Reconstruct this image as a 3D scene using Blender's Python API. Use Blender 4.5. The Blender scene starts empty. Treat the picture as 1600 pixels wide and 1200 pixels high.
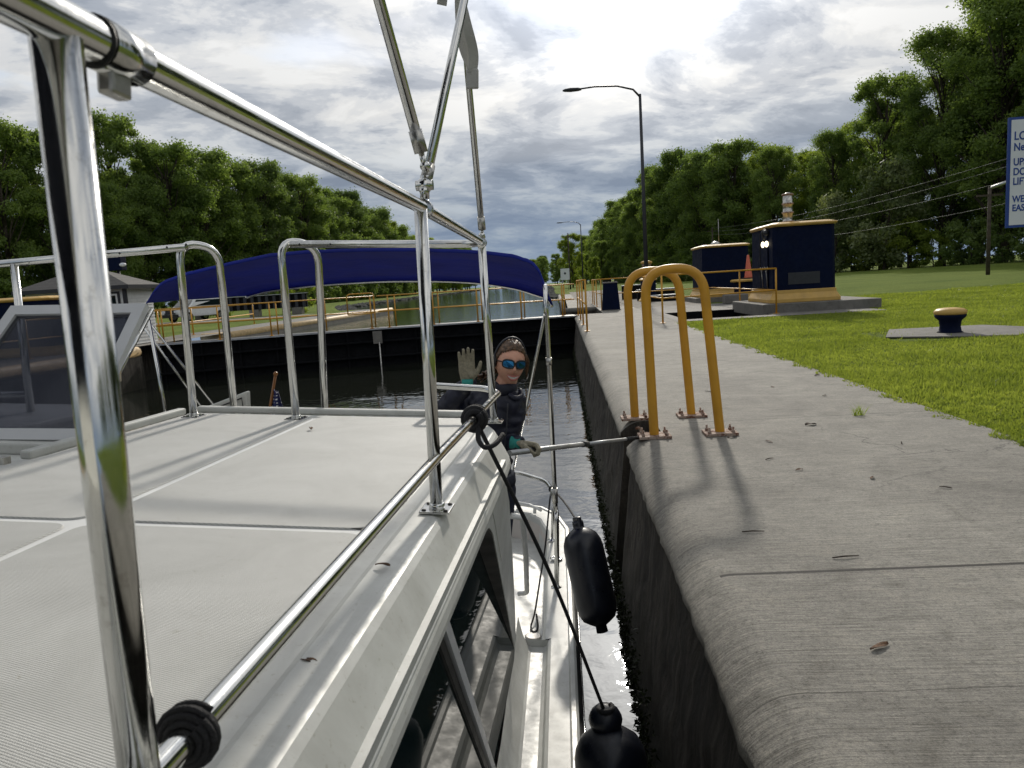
import bpy, math, random
import numpy as np
from mathutils import Vector, Matrix, noise
R=math.radians; PI=math.pi
random.seed(7); rng=np.random.default_rng(7)
S=bpy.context.scene; COL=S.collection
V=Vector
# ------------------------------------------------------------------ camera
CH=1.25                                   # camera height above the lock wall
def cam_basis(p,y,r):
    f=V((-math.sin(y)*math.cos(p),math.cos(y)*math.cos(p),-math.sin(p)))
    rr=f.cross(V((0,0,1))).normalized(); u=rr.cross(f)
    return f, rr*math.cos(r)-u*math.sin(r), u*math.cos(r)+rr*math.sin(r)
cf,cr,cu=cam_basis(R(7.5913),R(4.1962),R(3.5))
cd=bpy.data.cameras.new('camera'); cam=bpy.data.objects.new('camera',cd); COL.objects.link(cam)
cam.matrix_world=Matrix(((cr.x,cu.x,-cf.x,0),(cr.y,cu.y,-cf.y,0),(cr.z,cu.z,-cf.z,CH),(0,0,0,1)))
cd.sensor_width=36; cd.lens=26.01; cd.clip_start=0.02; cd.clip_end=4000
cd.dof.use_dof=True; cd.dof.focus_distance=5.0; cd.dof.aperture_fstop=13.0
S.camera=cam
# ------------------------------------------------------------------ world, sun
SUN_EL=R(28.4); SUN_AZ=R(5.3)             # azimuth from +Y towards +X
sund=V((math.sin(SUN_AZ)*math.cos(SUN_EL),math.cos(SUN_AZ)*math.cos(SUN_EL),math.sin(SUN_EL)))
S.view_settings.view_transform='Standard'; S.view_settings.look='None'
S.view_settings.exposure=0.22; S.view_settings.gamma=1; S.view_settings.use_curve_mapping=False
W=bpy.data.worlds.new('World'); S.world=W; W.use_nodes=True
nt=W.node_tree; nt.nodes.clear()
def N(tree,typ,**kw):
    n=tree.nodes.new(typ)
    for k,v in kw.items():
        if k.startswith('i_'): n.inputs[k[2:].replace('_',' ')].default_value=v
        else: setattr(n,k,v)
    return n
class G:
    """small node-graph helper"""
    def __init__(s,tree): s.t=tree
    def L(s,a,b): s.t.links.new(a,b)
    def put(s,inp,v):
        if hasattr(v,'is_linked') or isinstance(v,bpy.types.NodeSocket): s.L(v,inp)
        else: inp.default_value=v
    def m(s,op,a,b=None,c=None,clamp=False):
        n=s.t.nodes.new('ShaderNodeMath'); n.operation=op; n.use_clamp=clamp
        s.put(n.inputs[0],a)
        if b is not None: s.put(n.inputs[1],b)
        if c is not None: s.put(n.inputs[2],c)
        return n.outputs[0]
    def vm(s,op,a,b=None):
        n=s.t.nodes.new('ShaderNodeVectorMath'); n.operation=op
        s.put(n.inputs[0],a)
        if b is not None: s.put(n.inputs[1],b)
        return n.outputs['Value'] if op in('DOT_PRODUCT','LENGTH') else n.outputs[0]
    def sep(s,v):
        n=s.t.nodes.new('ShaderNodeSeparateXYZ'); s.L(v,n.inputs[0]); return n.outputs
    def comb(s,x,y,z):
        n=s.t.nodes.new('ShaderNodeCombineXYZ')
        for i,v in enumerate((x,y,z)): s.put(n.inputs[i],v)
        return n.outputs[0]
    def noise(s,vec,scale,detail=4,rough=.55,dist=0,dim='3D'):
        n=s.t.nodes.new('ShaderNodeTexNoise'); n.noise_dimensions=dim
        if vec is not None: s.L(vec,n.inputs['Vector'])
        n.inputs['Scale'].default_value=scale; n.inputs['Detail'].default_value=detail
        n.inputs['Roughness'].default_value=rough; n.inputs['Distortion'].default_value=dist
        return n.outputs[0]
    def vor(s,vec,scale,feat='F1',rand=1.0):
        n=s.t.nodes.new('ShaderNodeTexVoronoi'); n.feature=feat
        if vec is not None: s.L(vec,n.inputs['Vector'])
        n.inputs['Scale'].default_value=scale; n.inputs['Randomness'].default_value=rand
        return n.outputs[0]
    def ramp(s,fac,stops,interp='LINEAR'):
        n=s.t.nodes.new('ShaderNodeValToRGB'); n.color_ramp.interpolation=interp
        el=n.color_ramp.elements
        while len(el)<len(stops): el.new(.5)
        for e,(p,c) in zip(el,stops):
            e.position=p; e.color=(c,c,c,1) if isinstance(c,(int,float)) else (*c,1)
        s.L(fac,n.inputs[0]); return n.outputs[0]
    def mix(s,f,a,b,blend='MIX'):
        n=s.t.nodes.new('ShaderNodeMix'); n.data_type='RGBA'; n.blend_type=blend
        s.put(n.inputs[0],f)
        for i,v in ((6,a),(7,b)):
            if isinstance(v,(tuple,list)): v=(*v[:3],1)
            s.put(n.inputs[i],v)
        return n.outputs[2]
    def mapr(s,v,a,b,c,d):
        n=s.t.nodes.new('ShaderNodeMapRange')
        s.L(v,n.inputs[0])
        for i,x in enumerate((a,b,c,d)): s.put(n.inputs[i+1],x)
        return n.outputs[0]
    def bump(s,h,strength=.3,dist=.01,normal=None):
        n=s.t.nodes.new('ShaderNodeBump'); n.inputs['Strength'].default_value=strength
        n.inputs['Distance'].default_value=dist; s.L(h,n.inputs['Height'])
        if normal is not None: s.L(normal,n.inputs['Normal'])
        return n.outputs[0]
g=G(nt)
sky=N(nt,'ShaderNodeTexSky'); sky.sky_type='NISHITA'; sky.sun_disc=False
sky.sun_elevation=SUN_EL; sky.sun_rotation=SUN_AZ
tc=N(nt,'ShaderNodeTexCoord'); dv=tc.outputs['Generated']
sx=g.sep(dv); z=g.m('MAXIMUM',sx[2],0.0); zz=g.m('ADD',z,0.20)
px=g.m('DIVIDE',sx[0],zz); py=g.m('DIVIDE',sx[1],zz)
# rolls of cloud: coordinates turned and stretched
ca,sa=math.cos(R(22)),math.sin(R(22))
qx=g.m('ADD',g.m('MULTIPLY',px,ca),g.m('MULTIPLY',py,sa)); qy=g.m('SUBTRACT',g.m('MULTIPLY',py,ca),g.m('MULTIPLY',px,sa))
cv=g.comb(g.m('MULTIPLY',qx,0.95),g.m('MULTIPLY',qy,1.2),0.3)
n1=g.noise(cv,2.7,9,.60,.30); n2=g.noise(cv,.55,3,.5,.2); n3=g.noise(cv,5.5,8,.62,.5)
dens=g.m('ADD',g.m('MULTIPLY',n1,.60),g.m('ADD',g.m('MULTIPLY',n2,.28),g.m('MULTIPLY',n3,.14)))
bright=g.ramp(dens,[(.40,.40),(.455,.52),(.495,.67),(.535,.84),(.59,.97)],'EASE')
sd=g.vm('DOT_PRODUCT',dv,tuple(sund)); sd=g.m('MAXIMUM',sd,0.0)
glow=g.m('ADD',g.m('MULTIPLY',g.m('POWER',sd,90.0),5.0),g.m('MULTIPLY',g.m('POWER',sd,10.0),.22))
glow=g.m('ADD',glow,.80)
low=g.mapr(z,0.02,.30,.60,1.0)
val=g.m('MULTIPLY',g.m('MULTIPLY',bright,glow),low)
tint=g.mix(g.ramp(bright,[(.30,0),(.9,1)]),(.80,.91,1.10),(1.0,.995,.975))
lowt=g.mix(g.mapr(z,.02,.22,0,1),(.74,.90,1.10),(1,1,1)); tint=g.mix(1.0,tint,lowt,'MULTIPLY')
val=g.mix(g.mapr(z,.0,.20,.80,.0),g.comb(val,val,val),g.vm('MULTIPLY',g.comb(glow,glow,glow),(.40,.41,.42)))
cl=g.vm('MULTIPLY',tint,val)
cl=g.vm('MULTIPLY',cl,(9.2,9.2,9.2))
cover=g.ramp(g.noise(cv,.9,5,.5,.2),[(.30,0.0),(.38,.93),(1,1.0)])
cover=g.m('MAXIMUM',cover,g.mapr(z,.15,.40,1.0,0.0))
colr=g.mix(cover,sky.outputs[0],cl)
bg=N(nt,'ShaderNodeBackground'); bg.inputs['Strength'].default_value=.1
g.L(colr,bg.inputs[0]); out=N(nt,'ShaderNodeOutputWorld'); g.L(bg.outputs[0],out.inputs[0])
ld=bpy.data.lights.new('sun','SUN'); ld.energy=2.3; ld.angle=R(2.6); ld.color=(1,.93,.82)
sun=bpy.data.objects.new('sun',ld); COL.objects.link(sun); sun.rotation_euler=sund.to_track_quat('Z','Y').to_euler()
sun.location=(0,0,60)
# ------------------------------------------------------------------ materials
def mat(name,color=(.5,.5,.5),rough=.5,metal=0,**kw):
    m=bpy.data.materials.new(name); m.use_nodes=True
    b=m.node_tree.nodes['Principled BSDF']
    b.inputs['Base Color'].default_value=(*color,1); b.inputs['Roughness'].default_value=rough
    b.inputs['Metallic'].default_value=metal
    for k,v in kw.items(): b.inputs[k].default_value=v
    m['b']=1
    return m,b,G(m.node_tree)
def ocoord(gg):
    # world-space position of the surface
    n=gg.t.nodes.new('ShaderNodeNewGeometry'); return n.outputs['Position']
def simple(name,color,rough=.5,metal=0,var=.12,scale=6,bump=0,bscale=60,**kw):
    m,b,gg=mat(name,color,rough,metal,**kw); p=ocoord(gg)
    n=gg.noise(p,scale,5,.6)
    lo=tuple(c*(1-var*1.6) for c in color); hi=tuple(min(1,c*(1+var)) for c in color)
    gg.L(gg.mix(gg.ramp(n,[(.3,0),(.7,1)]),lo,hi),b.inputs['Base Color'])
    gg.L(gg.mapr(gg.noise(p,scale*2.3,3),.3,.7,max(.02,rough-.08),rough+.1),b.inputs['Roughness'])
    if bump: gg.L(gg.bump(gg.noise(p,bscale,4),bump,.01),b.inputs['Normal'])
    return m
M={}
def mk_steel():
    m,b,gg=mat('polished_steel',(.72,.72,.70),.09,1.0); p=ocoord(gg)
    gg.L(gg.mapr(gg.noise(p,22,8,.8),.35,.7,.04,.26),b.inputs['Roughness'])
    gg.L(gg.mix(gg.ramp(gg.noise(p,60,6,.8),[(.55,0),(.66,.55)]),(.66,.66,.64),(.40,.39,.36)),b.inputs['Base Color'])
    return m
M['steel']=mk_steel()
def mk_gel():
    m,b,gg=mat('gelcoat',(.66,.67,.64),.42); p=ocoord(gg)
    dirt=gg.ramp(gg.noise(p,5,8,.7,.6),[(.38,(.46,.465,.44)),(.6,(.545,.555,.53))])
    sp=gg.ramp(gg.noise(p,70,4,.7),[(.28,(.72,.70,.64)),(.40,(1,1,1))])
    gg.L(gg.mix(1,dirt,sp,'MULTIPLY'),b.inputs['Base Color'])
    gg.L(gg.mapr(gg.noise(p,11,6,.7),.3,.7,.32,.58),b.inputs['Roughness'])
    return m
M['gel']=mk_gel()
def mk_non():
    m,b,gg=mat('nonskid_gelcoat',(.6,.6,.57),.6); p=ocoord(gg); s=gg.sep(p)
    k=2*PI/.0066
    a=gg.m('SINE',gg.m('MULTIPLY',gg.m('ADD',s[0],gg.m('MULTIPLY',s[1],.5)),k)); c=gg.m('SINE',gg.m('MULTIPLY',gg.m('SUBTRACT',s[1],gg.m('MULTIPLY',s[0],.5)),k))
    h=gg.m('MULTIPLY',a,c); h=gg.m('ADD',gg.m('MULTIPLY',h,.5),.5)
    dirt=gg.ramp(gg.noise(p,3.5,8,.65,.8),[(.35,(.48,.485,.465)),(.65,(.57,.575,.555))])
    sp=gg.ramp(gg.noise(p,45,5,.75),[(.25,(.7,.68,.6)),(.38,(1,1,1))])
    col=gg.mix(1,dirt,sp,'MULTIPLY')
    col=gg.mix(1,col,gg.ramp(h,[(.0,(.58,.58,.57)),(.7,(1,1,1))]),'MULTIPLY')
    gg.L(col,b.inputs['Base Color']); gg.L(gg.bump(h,.7,.0015),b.inputs['Normal']); return m
M['non']=mk_non()
def mk_conc(name,lo,hi,broom=True,joints=()):
    m,b,gg=mat(name,lo,.85); p=ocoord(gg); s=gg.sep(p)
    base=gg.mix(gg.ramp(gg.noise(p,.9,8,.65,.5),[(.3,0),(.7,1)]),lo,hi)
    blot=gg.ramp(gg.noise(p,4.5,9,.78,1.0),[(.30,(.66,.65,.62)),(.50,(1,1,1)),(.72,(1.22,1.20,1.15))])
    col=gg.mix(1,base,blot,'MULTIPLY')
    spk=gg.ramp(gg.noise(p,120,5,.85),[(.30,(.42,.41,.39)),(.48,(1,1,1)),(.70,(1.5,1.48,1.42))])
    col=gg.mix(.85,col,spk,'MULTIPLY')
    if broom:
        v=gg.comb(gg.m('MULTIPLY',s[0],3.0),gg.m('MULTIPLY',s[1],95.0),gg.m('MULTIPLY',s[2],3.0))
        st=gg.noise(v,1.0,4,.75,.3)
        col=gg.mix(1,col,gg.ramp(st,[(.30,(.58,.57,.55)),(.52,(1,1,1)),(.72,(1.30,1.29,1.26))]),'MULTIPLY')
        hh=gg.m('ADD',gg.m('MULTIPLY',st,.9),gg.m('MULTIPLY',gg.noise(p,160,3,.7),.5))
    else:
        hh=gg.noise(p,60,6,.75)
    if broom:
        cr=gg.vor(gg.vm('ADD',p,gg.vm('MULTIPLY',gg.comb(gg.noise(p,3,5),gg.noise(p,3.3,5),0.0),(.5,.5,0))),.55,'DISTANCE_TO_EDGE'); crk=gg.m('MULTIPLY',gg.mapr(cr,.0,.004,1,0),gg.ramp(gg.noise(p,.6,3),[(.50,0),(.60,.8)]))
        col=gg.mix(crk,col,(.03,.027,.024))
        col=gg.mix(.8,col,gg.ramp(gg.noise(p,42,6,.85),[(.36,(.45,.44,.42)),(.47,(1,1,1)),(.62,(1.25,1.24,1.2))]),'MULTIPLY')
        col=gg.mix(gg.ramp(gg.noise(p,16,9,.8,.5),[(.60,0),(.72,.55)]),col,(.34,.33,.30))
        col=gg.mix(gg.ramp(gg.noise(p,7,9,.8,.5),[(.30,.5),(.40,0)]),col,(.05,.046,.04))
    wob=gg.m('MULTIPLY',gg.m('SUBTRACT',gg.noise(p,2.5,6,.7),.5),.05)
    for (y,w,dk) in joints:
        d=gg.m('ABSOLUTE',gg.m('SUBTRACT',gg.m('ADD',s[1],gg.m('MULTIPLY',wob,1.0 if w<.004 else .25)),gg.m('ADD',gg.m('MULTIPLY',s[0],.02),y-.012)))
        f=gg.mapr(d,w*.5,w*1.6,dk,0.0)
        f=gg.m('MULTIPLY',f,gg.m('GREATER_THAN',s[0],.60 if w>.004 else .4))
        col=gg.mix(f,col,(.018,.016,.014))
    gg.L(col,b.inputs['Base Color']); gg.L(gg.bump(hh,.7,.006),b.inputs['Normal']); return m
M['deckc']=mk_conc('quay_concrete',(.150,.143,.128),(.250,.240,.215),True,
   [(3.0,.011,1.0),(6.27,.005,.9),(2.1,.0025,.6),(4.45,.002,.4),(9.3,.006,.9),(12.4,.006,.9),(15.5,.008,.9),(18.5,.012,.95),(8.0,.002,.5),(-.2,.007,.9),(21.6,.01,.8),(24.7,.01,.8),(28,.012,.8)])
M['slab']=mk_conc('slab_concrete',(.12,.115,.105),(.19,.18,.165),False)
def mk_wall():
    m,b,gg=mat('old_wall_concrete',(.08,.07,.06),.9); p=ocoord(gg); s=gg.sep(p)
    v=gg.comb(gg.m('MULTIPLY',s[0],9.0),gg.m('MULTIPLY',s[1],9.0),gg.m('MULTIPLY',s[2],.9))
    st=gg.noise(v,1.0,8,.7,.5)
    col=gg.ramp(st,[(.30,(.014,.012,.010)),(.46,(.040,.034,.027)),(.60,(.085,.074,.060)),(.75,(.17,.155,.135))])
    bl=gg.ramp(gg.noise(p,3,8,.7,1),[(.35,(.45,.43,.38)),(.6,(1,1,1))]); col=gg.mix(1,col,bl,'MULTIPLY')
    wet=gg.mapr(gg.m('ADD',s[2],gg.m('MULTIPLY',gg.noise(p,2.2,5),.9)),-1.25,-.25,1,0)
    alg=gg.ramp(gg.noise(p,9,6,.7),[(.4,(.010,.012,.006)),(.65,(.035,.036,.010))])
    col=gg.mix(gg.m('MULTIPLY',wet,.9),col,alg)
    gg.L(col,b.inputs['Base Color']); gg.L(gg.mapr(wet,0,1,.9,.45),b.inputs['Roughness'])
    gg.L(gg.bump(gg.m('ADD',gg.noise(p,35,8,.75),gg.m('MULTIPLY',st,1.3)),.9,.03),b.inputs['Normal']); return m
M['wall']=mk_wall()
M['black_rope']=simple('black_rope',(.010,.010,.012),.8,bump=.6,bscale=220)
M['vinyl']=simple('black_vinyl',(.007,.009,.016),.34,bump=.1,bscale=30)
M['rubber']=simple('black_rubber',(.012,.012,.012),.6)
def mk_paint(name,color,rough=.4,chip=.30,under=(.10,.04,.02),scale=14):
    m,b,gg=mat(name,color,rough); p=ocoord(gg)
    c=gg.mix(gg.ramp(gg.noise(p,2.2,6,.65),[(.3,0),(.7,1)]),tuple(x*.78 for x in color),tuple(min(1,x*1.12) for x in color))
    f=gg.ramp(gg.noise(p,scale,8,.75),[(max(chip-.03,0.001),1.0),(chip+.03,0.0)])
    gg.L(gg.mix(f,c,under),b.inputs['Base Color'])
    gg.L(gg.mapr(gg.noise(p,9,4),.3,.7,rough-.08,rough+.2),b.inputs['Roughness'])
    gg.L(gg.bump(gg.noise(p,50,4),.12,.004),b.inputs['Normal']); return m
M['yellow']=mk_paint('yellow_paint',(.55,.275,.018),.38,.29)
M['tan']=mk_paint('tan_paint',(.55,.34,.085),.45,.30,(.2,.15,.1))
M['navy']=mk_paint('navy_paint',(.002,.006,.026),.7,.25,(.03,.02,.015))
M['navy'].node_tree.nodes['Principled BSDF'].inputs['Specular IOR Level'].default_value=.12
pass
M['rust']=mk_paint('rusty_plate',(.13,.05,.025),.8,.52,(.35,.27,.22),26)
M['gate']=mk_paint('black_gate_steel',(.004,.0045,.006),.8,.33,(.014,.012,.012),5); M['gate'].node_tree.nodes['Principled BSDF'].inputs['Specular IOR Level'].default_value=.2
M['galv']=simple('galvanised',(.42,.43,.44),.42,.8,.15)
M['greypaint']=simple('grey_painted_frame',(.50,.51,.52),.4,var=.05)
M['white']=simple('white_paint',(.72,.73,.72),.45,var=.06)
M['white_sign']=simple('white_sign_face',(.66,.68,.72),.4,var=.03)
M['signblue']=simple('blue_sign_paint',(.01,.05,.26),.4)
M['cream_cap']=simple('painted_wall_cap',(.58,.42,.22),.6,var=.2)
M['darkgrey']=simple('dark_post',(.02,.022,.03),.5)
M['bark']=simple('bark',(.07,.055,.042),.9,var=.4,scale=3,bump=.6,bscale=12)
M['wood']=simple('varnished_wood',(.30,.12,.03),.35)
M['dirt']=simple('gravel',(.20,.185,.16),.95,var=.3,scale=3,bump=.6,bscale=25)
M['stone']=simple('riprap_stone',(.16,.155,.14),.9,var=.5,scale=1.2)
M['deadleaf']=simple('dry_leaf',(.10,.050,.022),.85,var=.5,scale=90)
M['twig']=simple('dry_twig',(.045,.03,.02),.9,var=.4,scale=90)
M['orange']=simple('faded_orange_plastic',(.52,.11,.055),.6)
M['cablegrey']=simple('cable',(.10,.105,.105),.6)
def mk_glass(name,col,mixf,rough=.03):
    m=bpy.data.materials.new(name); m.use_nodes=True; t=m.node_tree; gg=G(t)
    t.nodes.remove(t.nodes['Principled BSDF']); o=t.nodes['Material Output']
    tr=t.nodes.new('ShaderNodeBsdfTransparent'); tr.inputs[0].default_value=(*col,1)
    gl=t.nodes.new('ShaderNodeBsdfGlossy'); gl.inputs['Roughness'].default_value=rough
    fr=t.nodes.new('ShaderNodeFresnel'); fr.inputs[0].default_value=1.5
    mx=t.nodes.new('ShaderNodeMixShader'); gg.L(gg.m('MULTIPLY',fr.outputs[0],mixf),mx.inputs[0])
    gg.L(tr.outputs[0],mx.inputs[1]); gg.L(gl.outputs[0],mx.inputs[2]); gg.L(mx.outputs[0],o.inputs[0]); return m
M['smoked']=mk_glass('smoked_glass',(.36,.37,.41),.45)
def mk_win():
    m,b,gg=mat('dark_window_glass',(.004,.010,.012),.02); b.inputs['IOR'].default_value=1.22; b.inputs['Specular IOR Level'].default_value=0.0; t=gg.t
    gl=t.nodes.new('ShaderNodeBsdfGlossy'); gl.inputs['Roughness'].default_value=.02; fr=t.nodes.new('ShaderNodeFresnel'); fr.inputs[0].default_value=1.5
    df=t.nodes.new('ShaderNodeBsdfDiffuse'); df.inputs[0].default_value=(.008,.016,.017,1)
    mx=t.nodes.new('ShaderNodeMixShader'); gg.L(gg.m('MULTIPLY',fr.outputs[0],.24),mx.inputs[0]); gg.L(df.outputs[0],mx.inputs[1]); gg.L(gl.outputs[0],mx.inputs[2]); gg.L(mx.outputs[0],t.nodes['Material Output'].inputs[0]); return m
M['window']=mk_win()
M['lens']=mat('mirrored_blue_lens',(.02,.11,.26),.08,1.0)[0]
def mk_canvas():
    m,b,gg=mat('royal_blue_canvas',(.005,.015,.20),.75); p=ocoord(gg)
    gg.L(gg.bump(gg.noise(p,7,5,.6,.6),.35,.03),b.inputs['Normal'])
    gg.L(gg.mix(gg.ramp(gg.noise(p,3,5),[(.3,0),(.7,1)]),(.004,.014,.20),(.007,.025,.36)),b.inputs['Base Color'])
    t=gg.t; tr=t.nodes.new('ShaderNodeBsdfTranslucent'); tr.inputs[0].default_value=(.003,.012,.32,1)
    mx=t.nodes.new('ShaderNodeMixShader'); mx.inputs[0].default_value=.36
    o=t.nodes['Material Output']; gg.L(b.outputs[0],mx.inputs[1]); gg.L(tr.outputs[0],mx.inputs[2]); gg.L(mx.outputs[0],o.inputs[0]); return m
M['canvas']=mk_canvas()
def mk_leaf(name,dark,light,tr=.45,sc=.35):
    m,b,gg=mat(name,dark,.55); p=ocoord(gg)
    oi=gg.t.nodes.new('ShaderNodeObjectInfo').outputs['Random']
    f=gg.ramp(gg.noise(p,sc,4,.6),[(.35,0),(.65,1)])
    f2=gg.m('ADD',gg.m('MULTIPLY',f,.65),gg.m('MULTIPLY',oi,.35))
    c=gg.mix(f2,dark,light); c=gg.mix(gg.ramp(gg.noise(p,7,2),[(.3,0),(.7,1)]),gg.mix(1,c,(.75,.8,.7),'MULTIPLY'),gg.mix(1,c,(1.25,1.2,1.1),'MULTIPLY'))
    gg.L(c,b.inputs['Base Color']); b.inputs['Specular IOR Level'].default_value=.25
    t=gg.t; trn=t.nodes.new('ShaderNodeBsdfTranslucent'); gg.L(gg.mix(1,c,(1.4,1.4,.7),'MULTIPLY'),trn.inputs[0])
    mx=t.nodes.new('ShaderNodeMixShader'); mx.inputs[0].default_value=tr
    o=t.nodes['Material Output']; gg.L(b.outputs[0],mx.inputs[1]); gg.L(trn.outputs[0],mx.inputs[2]); gg.L(mx.outputs[0],o.inputs[0]); return m
M['leaf']=mk_leaf('leaf_mid_green',(.095,.15,.046),(.21,.285,.090),.55)
M['leafd']=mk_leaf('leaf_dark_green',(.070,.118,.040),(.16,.22,.075),.5)
M['leafy']=mk_leaf('leaf_spring_green',(.13,.19,.032),(.27,.33,.07),.55)
M['leafp']=mk_leaf('leaf_pale_blossom',(.09,.13,.05),(.26,.29,.17),.40)
M['blade']=mk_leaf('grass_blade',(.13,.175,.036),(.29,.34,.09),.5,.7)
def mk_grass():
    m,b,gg=mat('lawn',(.07,.11,.02),1.0); b.inputs['Specular IOR Level'].default_value=0.05; p=ocoord(gg)
    v=gg.vm('MULTIPLY',p,(1,.55,1))
    a=gg.ramp(gg.noise(p,.22,6,.6),[(.3,(.10,.145,.03)),(.7,(.175,.22,.05))])
    c=gg.ramp(gg.noise(v,13,8,.8),[(.3,(.45,.5,.4)),(.5,(1,1,1)),(.72,(1.55,1.5,1.3))])
    q=gg.mix(1,a,c,'MULTIPLY')
    q=gg.mix(gg.ramp(gg.noise(p,1.3,6,.7),[(.62,0),(.75,.5)]),q,(.15,.14,.055))
    gg.L(q,b.inputs['Base Color']); gg.L(gg.bump(gg.noise(v,22,6,.8),1.0,.06),b.inputs['Normal']); return m
M['grass']=mk_grass()
def mk_water(name,base,s1,s2,str_,dist,rough=.02,stretch=(1,1,1)):
    m,b,gg=mat(name,base,rough); b.inputs['IOR'].default_value=1.40; p=ocoord(gg)
    v=gg.vm('MULTIPLY',p,stretch)
    h=gg.m('ADD',gg.noise(v,s1,3,.5,.6),gg.m('MULTIPLY',gg.noise(v,s2,3,.5,.3),.35))
    gg.L(gg.bump(h,str_,dist),b.inputs['Normal']); b.inputs['Specular IOR Level'].default_value=.9; return m
M['water']=mk_water('lock_water',(.014,.016,.012),.9,4.5,.20,.06,.015)
M['pool']=mk_water('pool_water',(.030,.050,.028),1.6,6,.35,.08,.05,(1,.6,1))
def mk_shingle():
    m,b,gg=mat('grey_shingles',(.10,.095,.09),.9); p=ocoord(gg); s=gg.sep(p)
    w=gg.m('FRACT',gg.m('MULTIPLY',s[2],9.0)); c=gg.ramp(w,[(0,.55),(.15,1.0)])
    q=gg.mix(gg.noise(p,9,5,.7),(.07,.065,.06),(.17,.16,.15)); gg.L(gg.mix(1,q,c,'MULTIPLY'),b.inputs['Base Color']); return m
M['shingle']=mk_shingle()
M['skin']=simple('skin',(.62,.33,.23),.5,var=.06,scale=20,**{'Subsurface Weight':.15,'Subsurface Radius':(.02,.01,.005)})
M['lip']=simple('lips',(.42,.13,.11),.4,var=.05)
M['teeth']=simple('teeth',(.50,.46,.42),.3,var=.02)
M['hair']=simple('brown_hair',(.115,.062,.030),.42,var=.6,scale=60,bump=.8,bscale=90)
M['jacket']=simple('navy_jacket',(.006,.008,.024),.55,var=.3,scale=9,bump=.5,bscale=14)
M['trousers']=simple('dark_trousers',(.010,.013,.030),.8,var=.3,scale=9,bump=.4,bscale=18)
M['glove']=simple('grey_knit_glove',(.27,.245,.18),.85,var=.2,scale=80,bump=.5,bscale=250)
M['teal']=simple('teal_cuff',(.02,.25,.22),.7)
M['red']=simple('red_cloth',(.5,.02,.03),.7)
M['webbing']=simple('grey_webbing',(.42,.42,.40),.8,var=.15,bump=.3,bscale=200)
M['lampglass']=mat('lit_lamp',(.9,.85,.7),.3,0,**{'Emission Color':(1,.85,.55,1),'Emission Strength':3.0})[0]
M['chromew']=simple('weathered_metal',(.5,.49,.46),.35,.9,.35,14)
M['interior']=simple('interior_wood',(.22,.10,.04),.5)
M['beige']=simple('cockpit_liner',(.56,.52,.48),.45,var=.06)
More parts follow.
